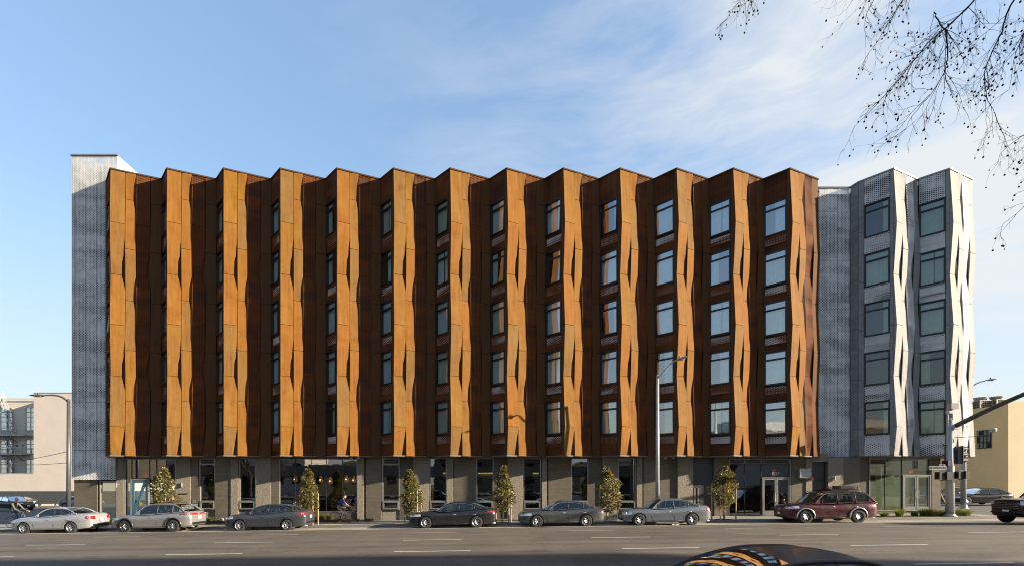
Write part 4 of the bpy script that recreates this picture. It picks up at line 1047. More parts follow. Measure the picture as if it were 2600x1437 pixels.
# three-section head seen from the side, facing right
hx, hy = XX(2424, TD), TD - .05
b = MB(); b.box(hx, hx + .22, hy - .2, hy + .2, ZZ(1176, TD), ZZ(1133, TD)); sh = b.build('signal_head', M['steel_dk'], TS)
MB().box(hx + .22, hx + .25, hy - .25, hy + .25, ZZ(1177, TD), ZZ(1132, TD)).build('backplate', M['black'], sh)
for y in (1140, 1154, 1168.5):
    MB().lathe([(0, 0), (.001, 0)], (0, 0, 0), n=3) 
    vs = []; fs = []; n = 14; zc = ZZ(y, TD)
    for a in (.25, .62):
        for k in range(n): th = 2 * pi * k / n; vs.append((hx + a - (0.1 if sin(th) < -.3 and a > .3 else 0), hy + .155 * cos(th), zc + .155 * sin(th)))
    for k in range(n): fs.append((k, (k + 1) % n, n + (k + 1) % n, n + k))
    MB().add(vs, fs).build('visor', M['black'], sh, True)
b = MB(); x_ = XX(2399.5, TD); b.box(x_ - .05, x_ + .1, TD - .25, TD + .15, ZZ(1182, TD), ZZ(1169, TD)); b.tube([(x_, TD, ZZ(1130, TD)), (x_, TD, ZZ(1171, TD))], .035, 6); b.tube([(x_ - .1, TD, ZZ(1130, TD)), (TX, TD, ZZ(1130, TD))], .025, 6); b.build('side_bracket', M['black'], TS)
for xa, xb, yy in ((2373.5, 2402, 1207), (2421.5, 2448, 1205)):
    X0, X1 = XX(xa, TD), XX(xb, TD); z = ZZ(yy, TD)
    b = MB(); b.box(X0, (X0 + X1) / 2 + .05, TD - .32, TD + .02, z - .22, z + .22); o = b.build('pedestrian_signal', M['black'], TS)
    b = MB(); b.box((X0 + X1) / 2 + .05, X1, TD - .38, TD - .02, z - .23, z + .23); b.build('pedestrian_hood', M['black'], o)
    b = MB(); b.tube([(X0 + .2, TD - .1, z + .27), (X1 - .1, TD - .1, z + .27)], .025, 6); b.tube([(X0 + .2, TD - .1, z - .27), (X1 - .1, TD - .1, z - .27)], .025, 6); b.build('mounting_bar', M['steel_dk'], o)
X0, X1 = XX(2358, TD - .3), XX(2402.5, TD - .3)
b = MB(); b.box(X0, X1, TD - .32, TD - .30, ZZ(1191.5, TD), ZZ(1183, TD)); sg = b.build('street_name_sign', M['sign_white'], TS)
text_obj('lettering', 'BOARDMAN', M['sign_black'], sg, ((X0 + X1) / 2, TD - .325, ZZ(1187.3, TD)), .185, sx=.93)
b = MB(); b.box(XX(2373, TD), XX(2387.5, TD), TD - .32, TD - .30, ZZ(1182.6, TD), ZZ(1178.5, TD)); s3 = b.build('block_number_sign', M['sign_white'], TS)
text_obj('lettering', '←000', M['sign_black'], s3, (XX(2380.3, TD), TD - .325, ZZ(1180.5, TD)), .10)
b = MB()
for y in (1185, 1190, 1180): b.lathe([(.205, 0), (.205, .03)], (TX, TD, ZZ(y, TD)), n=16)
b.build('clamp_band', M['steel'], TS)
tag(MB().tube([P(2388, 1252, 30.6), P(2403, 1282, 30.2)], .03, 6).build('guy_guard', M['yellow']), 'slanted yellow guy wire guard beside the white car', 'guard')

# ------------------------------------------------------------------ young staked street trees
rl = random.Random(5)
def young_tree(px, ytop, width, label, mat, seed, D=28.98, ybase=None, stakes=None, nleaf=2600, skew=0.0):
    r = random.Random(seed); X = XX(px, D); zb = gz(X, D); H = ZZ(ytop, D) - zb; W = width / F * D / 2
    t = thing('street_tree', (X, D, zb), label, 'tree', 'young staked trees along the kerb')
    b = MB(); pts = [Vector((X + skew * k / 8 * .3 + r.uniform(-.02, .02), D + r.uniform(-.02, .02), zb + H * .93 * k / 8)) for k in range(9)]
    b.tube(pts, [.028 - .022 * k / 8 for k in range(9)], 7)
    for k in range(26):
        z = zb + H * r.uniform(.12, .85); a = r.uniform(0, 2 * pi); l = W * r.uniform(.4, .9); c0 = Vector((X, D, z))
        b.tube([c0, c0 + Vector((cos(a) * l * .5, sin(a) * l * .5, .14)), c0 + Vector((cos(a) * l, sin(a) * l, .34))], [.01, .007, .003], 4, False)
    b.build('trunk', M['bark'], t)
    # crown: sprays of pointed leaves grown on many small shoots, with gaps
    lumps = [(r.uniform(0, 2 * pi), r.uniform(.12, .9), r.uniform(.3, 1.45)) for _ in range(34)]
    vs = []; fs = []
    cb = r.uniform(.02, .13); lean = r.uniform(-.25, .25)
    def rad(h, a):
        base = lerp_list([(0.0, .2), (.08, .6), (.2, .95), (.42, 1.0), (.6, .88), (.75, .62), (.86, .40), (.94, .24), (1.0, .10)], h)
        m_ = 1
        for (la, lh, ls) in lumps:
            da = abs((a - la + pi) % (2 * pi) - pi); m_ *= 1 + (ls - 1) * math.exp(-(da / .6) ** 2 - ((h - lh) / .09) ** 2)
        return W * base * m_
    n = 0
    while n < nleaf:
        h = r.random() ** .9; a = r.uniform(0, 2 * pi); R = rad(h, a)
        if h < .14 and r.random() < .6: continue
        q = R * (r.random() ** .45); c = Vector((X + (skew * .3 + lean * .5) * h * W * 2 + cos(a) * q, D + sin(a) * q, zb + .07 + H * (cb + .06 + (.94 - cb) * h)))
        gaps = math.sin(c.x * 7 + seed) * math.sin(c.z * 6.1 + seed * 2) * math.sin(c.y * 8)
        if gaps > .22: continue
        n += 1
        ln = r.uniform(.085, .17); wd = ln * .36
        d = Vector((cos(a) * r.uniform(.3, 1) + r.uniform(-.6, .6), sin(a) * r.uniform(.3, 1) + r.uniform(-.6, .6), r.uniform(-.5, .9))).normalized()
        s = d.cross(Vector((r.uniform(-1, 1), r.uniform(-1, 1), r.uniform(-.3, 1)))).normalized(); up = s.cross(d) * wd * .35
        k = len(vs); vs += [c, c + d * ln * .45 + s * wd + up, c + d * ln, c + d * ln * .45 - s * wd + up, c + d * ln * .5]
        fs += [(k, k + 1, k + 4), (k + 1, k + 2, k + 4), (k + 2, k + 3, k + 4), (k + 3, k, k + 4)]
    o = mesh_obj('crown', vs, fs, mat, t)
    for i, (sx, sy, hh) in enumerate(stakes or ((-.42, -.12, 1.95), (.34, -.2, 2.0), (.5, .22, 1.9))):
        MB().tube([(X + sx, D + sy, zb - .1), (X + sx, D + sy, zb + hh)], .042, 8).build('stake', M['wood'], t)
    (a, c) = (stakes or ((-.42, -.12, 1.95), (.34, -.2, 2.0), (.5, .22, 1.9)))[0][:2], (stakes or ((-.42, -.12, 1.95), (.34, -.2, 2.0), (.5, .22, 1.9)))[-1][:2]
    MB().obox((X + (a[0] + c[0]) / 2, D - .2, zb + 1.42), (abs(c[0] - a[0]) / 2 + .12, 0, 0), (0, .015, 0), (0, 0, .035)).build('cross_batten', M['batten'], t)
    b = MB(); b.lathe([(0, .0), (.45, .0)], (X, D + .05, zb + .012), n=14); b.build('soil_patch', M['soil'], t)
young_tree(411, 1193, 72, 'young staked tree in front of the blue door shopfront', M['leaf'], 1, skew=.2)
young_tree(783, 1195, 58, 'young staked tree behind the trunk of the slate grey sedan', M['leaf'], 2, skew=-.4)
young_tree(1046, 1197, 54, 'young staked tree at the nose of the charcoal sedan, between two tall windows', M['leaf'], 3)
young_tree(1277, 1187, 58, 'young staked tree between the charcoal sedan and the dented green-grey sedan', M['leaf2'], 4, skew=.1)
young_tree(1548, 1187, 64, 'bronze-leaved young staked tree between the dented sedan and the silver-blue sedan', M['leaf2'], 5, skew=-.5, stakes=((-.62, -.12, 2.15), (-.2, -.25, 1.9), (.5, .1, 2.15)))
young_tree(1837, 1188, 70, 'young staked tree left of the maroon SUV by the grey service doors', M['leaf2'], 6, stakes=((-.75, -.1, 2.1), (-.3, -.25, 2.1), (.15, .2, 1.6), (.68, -.12, 2.1)))

# ------------------------------------------------------------------ grasses, planters
def tuft(px, py, D, w, h, label, mat, seed, n=260, cat='plant', group='strap-leaved plants in the beds'):
    r = random.Random(seed); X = XX(px, D); zb = gz(X, D); vs = []; fs = []
    for i in range(n):
        a = r.uniform(0, 2 * pi); q = r.random() ** .7 * w * .35; c = Vector((X + cos(a) * q, D + sin(a) * q * .7, zb))
        ln = h * r.uniform(.6, 1.15); lean = r.uniform(.2, .9) * w * .7; a2 = a + r.uniform(-.7, .7); s = Vector((-sin(a2), cos(a2), 0)) * .011; k = len(vs)
        for j in range(5):
            t = j / 4; p = c + Vector((cos(a2) * lean * t * t, sin(a2) * lean * t * t, ln * (t - .28 * t * t * t)))
            wv = s * (1.1 - t) * 1.3; vs += [p - wv, p + wv]
        for j in range(4): fs.append((k + 2 * j, k + 2 * j + 1, k + 2 * j + 3, k + 2 * j + 2))
    o = mesh_obj('grass_tuft', vs, fs, mat); tag(o, label, cat, group); return o
tuft(2245, 0, 29.3, .55, .36, 'low green tuft right behind the maroon SUV tail', M['blade'], 1)
tuft(2284, 0, 29.3, .6, .62, 'tall yellowing tuft in front of the corner door', M['blade_y'], 2, 320)
tuft(2322, 0, 29.4, .5, .4, 'green tuft right of the tall yellowing one', M['blade'], 3)
tuft(2349, 0, 29.4, .8, .62, 'bushy tuft left of the signal pole, the leafiest', M['blade'], 4, 420)
tuft(2372, 0, 29.2, .7, .5, 'yellow-tipped tuft touching the bushy one', M['blade_y'], 5, 300)
tuft(2388, 0, 29.6, .7, .45, 'dark tuft at the left foot of the signal pole', M['blade'], 6, 300)
tuft(2428, 0, 29.2, .8, .55, 'arching tuft at the right foot of the signal pole', M['blade'], 7, 420)
tuft(2450, 0, 29.3, .8, .5, 'rightmost arching tuft at the end of the corner bed', M['blade_y'], 8, 380)
strip('planting_bed', XX(2215, 29.3), XX(2470, 29.3), [28.9, 29.4, 29.9], M['soil'], .012)
for i, (px, w, h, lb, mt) in enumerate(((270, .5, .5, 'grass tuft behind the silver sedan trunk, left of the pair', 'blade'), (288, .55, .6, 'grass tuft between the silver sedan and silver crossover', 'blade'),
        (510, .45, .4, 'small tuft at the crossover tail', 'blade'), (534, .6, .55, 'pale green tuft in the rusted planter under the first louvred window', 'blade'),
        (560, .5, .35, 'low tuft beside the white bed light', 'blade'), (583, .5, .4, 'tuft above the slate grey sedan bonnet', 'blade'),
        (815, .5, .62, 'dry straw-coloured tuft right of the second staked tree', 'blade_y'), (838, .55, .68, 'tall green tuft left of the cyclist', 'blade'), (795, .4, .5, 'dry tuft behind the second tree stakes', 'blade_y'))):
    tuft(px, 0, 31.1, w, h, lb, M[mt], 20 + i, 260)
for a, c, lb in ((262, 309, 'rusted steel planter edge between the silver cars'), (512, 592, 'rusted steel planter edge under the first louvred windows'), (790, 906, 'rusted steel planter edge below the cafe window'), (925, 943, 'short rusted planter edge right of the cafe window')):
    X0, X1 = XX(a, 30.8), XX(c, 30.8); z = gz(X0, 30.8); b = MB(); b.box(X0, X1, 30.78, 30.8, z, z + .2); b.box(X0, X0 + .02, 30.8, 31.45, z, z + .2); b.box(X1 - .02, X1, 30.8, 31.45, z, z + .2)
    t = b.build('planter_edge', M['planter']); tag(t, lb, 'planter edge', 'rusted planter edges')
    strip('planter_soil', X0 + .02, X1 - .02, [30.8, 31.48], M['soil'], .13)
tag(MB().lathe([(0, 0), (.08, 0), (.08, .22), (.06, .26), (0, .26)], (XX(565, 30.9), 30.9, gz(-17, 30.9) + .08), n=12).build('bed_light', M['white']), 'small white bed light standing among the tufts', 'garden light')
# tactile paving and kerb ramp
X0, X1 = XX(812, 28.9), XX(866, 28.9); tp = thing('tactile_paving', ((X0 + X1) / 2, 29, gz(X0, 29)), 'yellow tactile paving pad by the second staked tree', 'tactile paving')
b = MB(); z = gz((X0 + X1) / 2, 29) + .012; b.add([(X0, 28.72, z - .004), (X1 - .2, 28.72, z - .004), (X1 + .1, 29.4, z + .01), (X0 + .25, 29.4, z + .01)], [(0, 1, 2, 3)]); b.build('pad', M['yellow'], tp)
b = MB()
for i in range(16):
    for j in range(8): b.box(X0 + .2 + i * .075, X0 + .225 + i * .075, 28.77 + j * .075, 28.795 + j * .075, z, z + .012)
b.build('studs', M['yellow'], tp)['kind'] = 'stuff'
# litter
tag(MB().tube([(XX(1707, 26.3), 26.35, gz(9.8, 26.3) + .035), (XX(1707, 26.3) + .13, 26.4, gz(9.8, 26.3) + .035)], .034, 10).build('drink_can', M['can_red']), 'crushed red drink can by the silver-blue sedan', 'can')
tag(MB().obox((XX(1720, 26.3), 26.35, gz(9.8, 26.3) + .03), (.1, 0, 0), (0, .06, .01), (.01, 0, .025)).build('paper_scrap', M['white']), 'crumpled pale paper scrap beside the red can', 'litter')
# ------------------------------------------------------------------ vehicles
def spl(pts, n):
    """smooth sampling of 2-D control points"""
    o = []
    for i in range(len(pts) - 1):
        p0, p1, p2, p3 = pts[max(0, i - 1)], pts[i], pts[i + 1], pts[min(len(pts) - 1, i + 2)]
        for k in range(n):
            s = k / n
            o.append(tuple(.5 * ((2 * b) + (c - a) * s + (2 * a - 5 * b + 4 * c - d) * s * s + (3 * b - a - 3 * c + d) * s ** 3) for a, b, c, d in zip(p0, p1, p2, p3)))
    o.append(pts[-1]); return o


def car(name, label, loc, spec, paint, flip=False, cat='car', group=None, glassm=None, rim='alloy', clad=None, spokes=5, dense=1, rotz=0.0):
    L, W, H = spec['L'], spec['W'], spec['H']; R = spec.get('R', .325); f = spec['fo']; wbs = spec['wb']; hw = W / 2
    belt, hood, trunk = spec['belt'], spec['hood'], spec['trunk']; A, B_, C_, D_ = spec['cab']   # windscreen base, roof front, roof rear, rear-glass base
    nose = spec.get('nose', hood - .22); tail = spec.get('tail', trunk - .12); gc = spec.get('gc', .2)
    glassm = glassm or M['car_glass']
    T = thing(name, loc, label, cat, group); T.rotation_euler.z = (pi if flip else 0) + rotz
    ox = -L / 2
    def add(nm, vs, fs, mat, par=None, smooth=True, **k):
        me = bpy.data.meshes.new(nm); me.from_pydata([tuple(v) for v in vs], [], fs); me.materials.append(mat)
        for p in me.polygons: p.use_smooth = smooth
        o = bpy.data.objects.new(nm, me); COL.objects.link(o); o.parent = par or T; return o
    # ---- lower body loft
    top = spl([(0, nose - .16), (.06, nose), (.35, nose + (hood - nose) * .55), (A * .75, hood - .02), (A + .05, hood + .03), (A + .6, belt + .0), (D_ - .25, max(belt, trunk) + .01), (D_ + .05, trunk), (L - .18, trunk - .015), (L - .05, tail), (L, tail - .14)], 5)
    xs = sorted({round(x, 3) for x in [0, .03, .09, .18, .3, .45] + [.45 + (L - .9) * i / 26 for i in range(27)] + [L - .3, L - .18, L - .09, L - .03, L]})
    topz = lambda x: lerp_list([(p[0], p[1]) for p in top], x)
    botz = lambda x: lerp_list([(0, gc + .10), (.2, gc + .03), (f, gc), (L - .8, gc), (L - .15, gc + .06), (L, gc + .16)], x)
    def hwid(x):
        return hw * lerp_list([(0, .62), (.05, .74), (.15, .85), (.35, .93), (.7, .975), (1.2, 1), (L - 1.1, 1), (L - .6, .975), (L - .3, .93), (L - .12, .86), (L - .03, .78), (L, .70)], x)
    ring = []; vs = []
    for x in xs:
        t, b, h = topz(x), botz(x), hwid(x); hz_ = t - b
        incab = A + .1 < x < D_ - .05
        prof = [(0, b), (h * .80, b), (h * .95, b + .03), (h * .978, b + hz_ * .17), (h * .962, b + hz_ * .36), (h * 1.0, b + hz_ * .66), (h * .975, b + hz_ * .76), (h * (.90), t - .012), (h * .6, t + (.0 if incab else .025)), (0, t + (.0 if incab else .04))]
        for (y, z) in prof: vs.append(Vector((ox + x, y, z)))
        for (y, z) in prof[-2:0:-1]: vs.append(Vector((ox + x, -y, z)))
    n = 18; fs = []
    for i in range(len(xs) - 1):
        for k in range(n): a = i * n + k; c = i * n + (k + 1) % n; fs.append((a, a + n, c + n, c))
    fs.append(tuple(range(n))); fs.append(tuple(reversed(range((len(xs) - 1) * n, len(xs) * n))))
    body = add('body', vs, fs, paint)
    ss = body.modifiers.new('s', 'SUBSURF'); ss.levels = ss.render_levels = 1
    wx = [f, f + wbs]; cutters = []
    for x in wx:
        for sgn_ in (-1, 1):
            m = MB().lathe([(0, -.17), (R + .055, -.17), (R + .055, .17), (0, .17)], (ox + x, sgn_ * (hw - .10), R + .012), 'Y', 28)
            me = bpy.data.meshes.new('c'); me.from_pydata([tuple(v) for v in m.v], [], m.f)
            import bmesh as _bm
            bm = _bm.new(); bm.from_mesh(me); _bm.ops.remove_doubles(bm, verts=bm.verts, dist=1e-5); _bm.ops.recalc_face_normals(bm, faces=bm.faces); bm.to_mesh(me); bm.free()
            c = bpy.data.objects.new('c', me); COL.objects.link(c); c.parent = T; cutters.append(c)
            md = body.modifiers.new('b', 'BOOLEAN'); md.operation = 'DIFFERENCE'; md.object = c; md.solver = 'EXACT'
    dg = bpy.context.evaluated_depsgraph_get(); dg.update()
    me = bpy.data.meshes.new_from_object(body.evaluated_get(dg)); body.modifiers.clear(); body.data = me; me.name = 'body'
    for c in cutters: bpy.data.objects.remove(c, do_unlink=True)
    if len(me.materials) == 0: me.materials.append(paint)
    for p in me.polygons: p.use_smooth = True; p.material_index = 0
    me.set_sharp_from_angle(angle=radians(35))
    bv = BVHTree.FromPolygons([v.co for v in me.vertices], [p.vertices[:] for p in me.polygons])
    def side(x, z, s=-1, off=.004):
        h = bv.ray_cast(Vector((ox + x, s * 3, z)), Vector((0, -s, 0)))
        y = h[0].y if h[0] is not None else s * hw
        return Vector((ox + x, y + s * off, z))
    def endp(y, z, front=True, off=.006):
        d = 1 if front else -1; h = bv.ray_cast(Vector((ox + (-2 if front else L + 2), y, z)), Vector((d, 0, 0)))
        x = h[0].x if h[0] is not None else ox + (0 if front else L)
        return Vector((x - d * off, y, z))
    # dark liner so that light does not leak through the arches
    add_b = MB().box(ox + .5, ox + L - .5, -hw + .32, hw - .32, gc + .03, belt - .15); add('underbody', add_b.v, add_b.f, M['black'], smooth=False)
    # ---- cabin
    cen = spl([(A, hood + .01), ((A + B_) / 2, (hood + H) / 2 + .045), (B_, H - .03), ((B_ + C_) / 2, H), (C_, H - .035), ((C_ + D_) / 2 + .03, (H + trunk) / 2 + .03), (D_, trunk + .0)], 5)
    wr, wb2 = hw - spec.get('tumble', .25), hw - .075
    nC = len(cen)
    def raily(x, z): 
        return wb2 + (wr - wb2) * min(1, max(0, (z - belt) / (H - .06 - belt)))
    rail = []
    for (x, z) in cen:
        e = 0.055
        rail.append((x + (.14 * (1 - (z - hood) / (H - hood)) if x < (B_ + C_) / 2 else -.04), max(z - e, topz(min(max(x, 0), L)) + .0)))
    vs = []; ny = 9
    for (cx, cz), (rx_, rz__) in zip(cen, rail):
        ry = raily(rx_, rz__)
        for j in range(ny):
            q = -1 + 2 * j / (ny - 1); a = abs(q) ** 2.2
            vs.append(Vector((ox + cx + (rx_ - cx) * a, q * ry, cz + (rz__ - cz) * a)))
    def grid(i0, i1, j0=0, j1=ny - 1):
        idx = [i * ny + j for i in range(i0, i1 + 1) for j in range(j0, j1 + 1)]; m = {v: k for k, v in enumerate(idx)}
        f_ = [(m[i * ny + j], m[i * ny + j + 1], m[(i + 1) * ny + j + 1], m[(i + 1) * ny + j]) for i in range(i0, i1) for j in range(j0, j1)]
        return [vs[v] for v in idx], f_
    iw0, iw1, ir0, ir1 = 0, 9, 20, nC - 1
    v_, f_ = grid(iw1, ir0); roof = add('roof', v_, f_, paint)
    v_, f_ = grid(iw0, iw1); add('windscreen', v_, f_, glassm)
    v_, f_ = grid(ir0, ir1); add('rear_window', v_, f_, glassm)
    # A and rear pillars follow the rail
    for s in (-1, 1):
        b = MB(); rp = [Vector((ox + x, s * raily(x, z), z + .005)) for x, z in rail]
        b.tube(rp, .028, 6); o = add('roof_rail', b.v, b.f, paint)
        # side glass band, with pillars
        rl_ = [(x, z) for x, z in rail]
        cols = 40; x0 = rail[0][0] + .02; x1 = rail[-1][0] - .02
        railz = lambda x: lerp_list(sorted(rl_), x)
        gv = []; rows = [0, .08, .5, .9, 1]
        for i in range(cols + 1):
            x = x0 + (x1 - x0) * i / cols; zr = max(railz(x), topz(x)); zb_ = topz(x) - .02
            for t in rows: z = zb_ + (zr - zb_) * t; gv.append(Vector((ox + x, s * (raily(x, z) + .002), z)))
        k = len(rows); wins = spec['wins']; fw_i = {}; pf = []
        for i in range(cols):
            xm = x0 + (x1 - x0) * (i + .5) / cols; w_ = next((q for q, (a, c) in enumerate(wins) if a <= xm <= c), None)
            for j in range(k - 1):
                q = (i * k + j, (i + 1) * k + j, (i + 1) * k + j + 1, i * k + j + 1)
                zr = railz(xm) - topz(xm)
                if w_ is not None and 1 <= j <= 2 and zr > .07: fw_i.setdefault(w_, []).append(q)
                else: pf.append(q)
        add('cabin_side', gv, pf, paint)
        for w_, fl in fw_i.items():
            used = sorted({v for q in fl for v in q}); mp = {v: i for i, v in enumerate(used)}
            o = add('side_window', [gv[v] for v in used], [tuple(mp[v] for v in q) for q in fl], spec.get('sideglass') or glassm)
        if spec.get('trim', True):
            b = MB(); pr = [Vector((ox + x, s * (raily(x, z) + .012), z - .045)) for x, z in rail[2:-3]]; b.tube(pr, .013, 4)
            add('window_trim', b.v, b.f, M['chrome'] if spec.get('chrome') else M['black'])
        b = MB()
        for a, c in zip(wins, wins[1:]):      # door pillars
            xm = (a[1] + c[0]) / 2; zt = railz(xm) - .04; zb_ = topz(xm) - .01; b.tube([Vector((ox + xm, s * (raily(xm, zb_) + .006), zb_)), Vector((ox + xm, s * (raily(xm, zt) + .006), zt))], .022, 4)
        if b.v: add('door_pillar', b.v, b.f, M['black'] if not spec.get('chrome') else M['alloy_dark'])
        # seams
        def seam(nm, pts):
            b = MB(); b.tube([side(x, z, s, -.002) for x, z in pts], .010, 4); return add(nm, b.v, b.f, M['black'])
        xm = [(a[1] + c[0]) / 2 for a, c in zip(wins, wins[1:])]
        zt, zl = belt - .03, gc + .10
        fr_x = max(A + .12, f + R + .12)
        seam('door_seam', [(fr_x + .02, zt - .03), (fr_x, .55), (fr_x + .02, zl)])
        if xm: seam('door_seam', [(xm[0], zt), (xm[0] + .01, .55), (xm[0], zl)])
        rx1 = f + wbs
        seam('door_seam', [(rx1 + .05, zt), (rx1 - .06, zt - .15), (rx1 - R - .10, zl + .2), (rx1 - R - .12, zl)])
        seam('sill_seam', [(fr_x, zl), ((fr_x + rx1) / 2, zl - .01), (rx1 - R - .12, zl)])
        for x in ([xm[0] - .28] if xm else []) + [rx1 - .12]:
            p = side(x, zt - .13, s, .018); b = MB(); b.tube([p - Vector((.09, 0, .0)), p + Vector((.09, 0, .004))], .014, 6); add('door_handle', b.v, b.f, M['chrome'] if spec.get('chrome') else paint)
        p = side(A + .32, belt - .0, s, .10); b = MB(); b.ball(p + Vector((0, 0, .06)), (.075, .11, .065), 12, 8); b.box(p.x - .02, p.x + .03, min(p.y, p.y - s * .14), max(p.y, p.y - s * .14), p.z - .01, p.z + .03); add('wing_mirror', b.v, b.f, paint if not spec.get('blackmirror') else M['black'])
        # lamps: curved lenses laid on the body skin
        def lens(nm, xs_, zs_, mat, front=True):
            vs2 = []; fs2 = []; m_ = len(xs_)
            for i, (t) in enumerate(xs_):
                for z in (zs_[0](t), (zs_[0](t) + zs_[1](t)) / 2, zs_[1](t)):
                    # t in 0..1 wraps from the side to the end face
                    p = t
                    vs2.append(wrap(p, z, front, s))
            for i in range(m_ - 1):
                for j in range(2): a = i * 3 + j; fs2.append((a, a + 3, a + 4, a + 1))
            return add(nm, vs2, fs2, mat)
        def wrap(t, z, front, s):
            e = spec['hl'] if front else spec['tl']
            if t < .5:      # side part: from far along the flank to the corner
                x = e[0] * (1 - t / .5) + .16 * (t / .5); x = x if front else L - x; return side(x, z, s, .007)
            q = (t - .5) / .5; y = s * (hwid(.16 if front else L - .16) * .98 * (1 - q) + e[1] * q); return endp(y, z, front, .008)
        tt = [i / 14 for i in range(15)]
        hl, tl = spec['hl'], spec['tl']
        o = lens('headlight', tt, (lambda t: hl[2] + (hl[3] - hl[2]) * (.55 * max(0, .45 - t)), lambda t: hl[3] + .02 * (1 - t)), M['clear_lens'])
        b = MB(); c = wrap(.62, (hl[2] + hl[3]) / 2, True, s); b.ball(c + Vector((.012, 0, 0)), .05, 10, 6); add('headlight_lamp', b.v, b.f, M['chrome'], o)
        o = lens('taillight', tt, (lambda t: tl[2] + (tl[3] - tl[2]) * (.5 * max(0, .4 - t)), lambda t: tl[3]), M['red_lens'], False)
        c = wrap(.55, (tl[2] + tl[3]) / 2, False, s); b = MB(); b.ball(c, (.03, .05, .03), 8, 5); add('reverse_lamp', b.v, b.f, M['clear_lens'], o)
        if clad:
            for x in wx:
                b = MB(); pts = []
                for kk in range(15):
                    th = radians(-12 + 204 * kk / 14); X_ = x + cos(th) * (R + .085); Z_ = R + .012 + sin(th) * (R + .085); pts.append(side(X_, max(Z_, gc + .02), s, .0))
                b.tube(pts, .04, 5); add('arch_trim', b.v, b.f, clad)
    # grille, intake, plates, bumper seams
    gw, g0, g1_ = spec.get('grille', (.42, nose - .30, nose - .06))
    def endpatch(nm, hwd, z0, z1, mat, front=True, off=.008, nn=8):
        vs2 = []; fs2 = []
        for i in range(nn + 1):
            y = -hwd + 2 * hwd * i / nn
            for z in (z0, (z0 + z1) / 2, z1): vs2.append(endp(y, z, front, off))
        for i in range(nn):
            for j in range(2): a = i * 3 + j; fs2.append((a, a + 3, a + 4, a + 1))
        return add(nm, vs2, fs2, mat)
    gr = endpatch('grille', gw, g0, g1_, M['black'])
    for k in range(spec.get('bars', 3)):
        z = g0 + (g1_ - g0) * (k + .7) / (spec.get('bars', 3) + .4); b = MB(); b.tube([endp(-gw + 2 * gw * i / 6, z, True, .012) for i in range(7)], .008, 4); add('grille_bar', b.v, b.f, M['alloy'] if spec.get('chrome') else M['alloy_dark'], gr)
    endpatch('lower_intake', hw * .62, gc + .12, gc + .24, M['black'])
    bp = endpatch('rear_valance', hw * .7, gc + .17, gc + .30, M['black'], False)
    pl_ = endpatch('licence_plate', .15, spec.get('pz', tail - .28), spec.get('pz', tail - .28) + .14, M['plate'], False, .02)
    if spec.get('fplate'): endpatch('licence_plate', .15, g0 - .17, g0 - .04, M['plate'], True, .03)
    # exhaust, seats, wheel
    b = MB(); b.tube([(ox + L - .35, -hw * .5, gc + .06), (ox + L - .02, -hw * .5, gc + .05)], .032, 8); add('exhaust', b.v, b.f, M['steel'])
    for sx in ((A + B_) / 2 + .75, (A + B_) / 2 + 1.55):
        if sx < D_ - .3:
            for s in (-1, 1):
                b = MB(); y = s * hw * .42; b.obox((ox + sx, y, belt - .05), (.07, 0, .0), (0, .2, 0), (.06, 0, .28)); b.ball((ox + sx + .08, y, belt + .30), (.05, .12, .09), 8, 6); add('seat', b.v, b.f, M['seat'])
    # wheels
    for x in wx:
        for s in (-1, 1):
            c = Vector((ox + x, s * (hw - .125), R)); b = MB(); wt = .105
            b.lathe([(R * .64, -wt), (R * .86, -wt * 1.02), (R * .96, -wt * .92), (R, -wt * .6), (R, wt * .6), (R * .96, wt * .92), (R * .86, wt * 1.02), (R * .64, wt)], c, 'Y', 32)
            wh = add('wheel', b.v, b.f, M['rubber'])
            b = MB(); yo = s * wt * .86
            b.lathe([(R * .66, yo), (R * .61, yo * .9), (R * .59, yo * .3)], c, 'Y', 32); rm = add('rim', b.v, b.f, M[rim] if rim != 'alloy_dark' else M['alloy_dark'], wh)
            b = MB(); b.lathe([(0, yo * .1), (R * .6, yo * .1)], c, 'Y', 20); add('brake_disc', b.v, b.f, M['black'], wh)
            b = MB(); ph = random.uniform(0, 1)
            for kk in range(spokes):
                th = 2 * pi * kk / spokes + ph; d = Vector((cos(th), 0, sin(th))); t_ = Vector((-sin(th), 0, cos(th)))
                if spokes <= 6:
                    for q in (-1, 1): b.obox(c + d * R * .36 + t_ * q * R * .075 + Vector((0, yo * .72, 0)), d * R * .25 + t_ * q * R * .045, Vector((0, .012, 0)), t_ * R * .045)
                else: b.obox(c + d * R * .36 + Vector((0, yo * .72, 0)), d * R * .26, Vector((0, .012, 0)), t_ * R * .04)
            b.lathe([(0, yo * .86), (R * .13, yo * .84), (R * .15, yo * .6)], c, 'Y', 14); add('spokes', b.v, b.f, M['alloy'], wh)
    T['fn'] = 0; del T['fn']
    return T, add, side, endp


def sedan(**k):
    d = dict(L=4.8, W=1.82, H=1.46, R=.33, fo=.93, wb=2.76, belt=.93, hood=.93, trunk=1.03, cab=(1.35, 2.15, 3.25, 4.15), nose=.72, tail=.90, gc=.19,
             wins=[(1.75, 2.60), (2.68, 3.42), (3.47, 3.85)], hl=(.62, .48, .60, .72), tl=(.42, .5, .78, .92))
    d.update(k); return d


def park(px_front_wheel, px_rear_wheel, D, spec):
    """place by the two wheel centres seen in the photo (near side)"""
    xf, xr = XX(px_front_wheel, D), XX(px_rear_wheel, D); xm = (xf + xr) / 2; y = D + spec['W'] / 2
    zf, zr = gz(xf, y), gz(xr, y)
    return xm - (spec['fo'] + spec['wb'] / 2 - spec['L'] / 2), y, gz(xm, y)


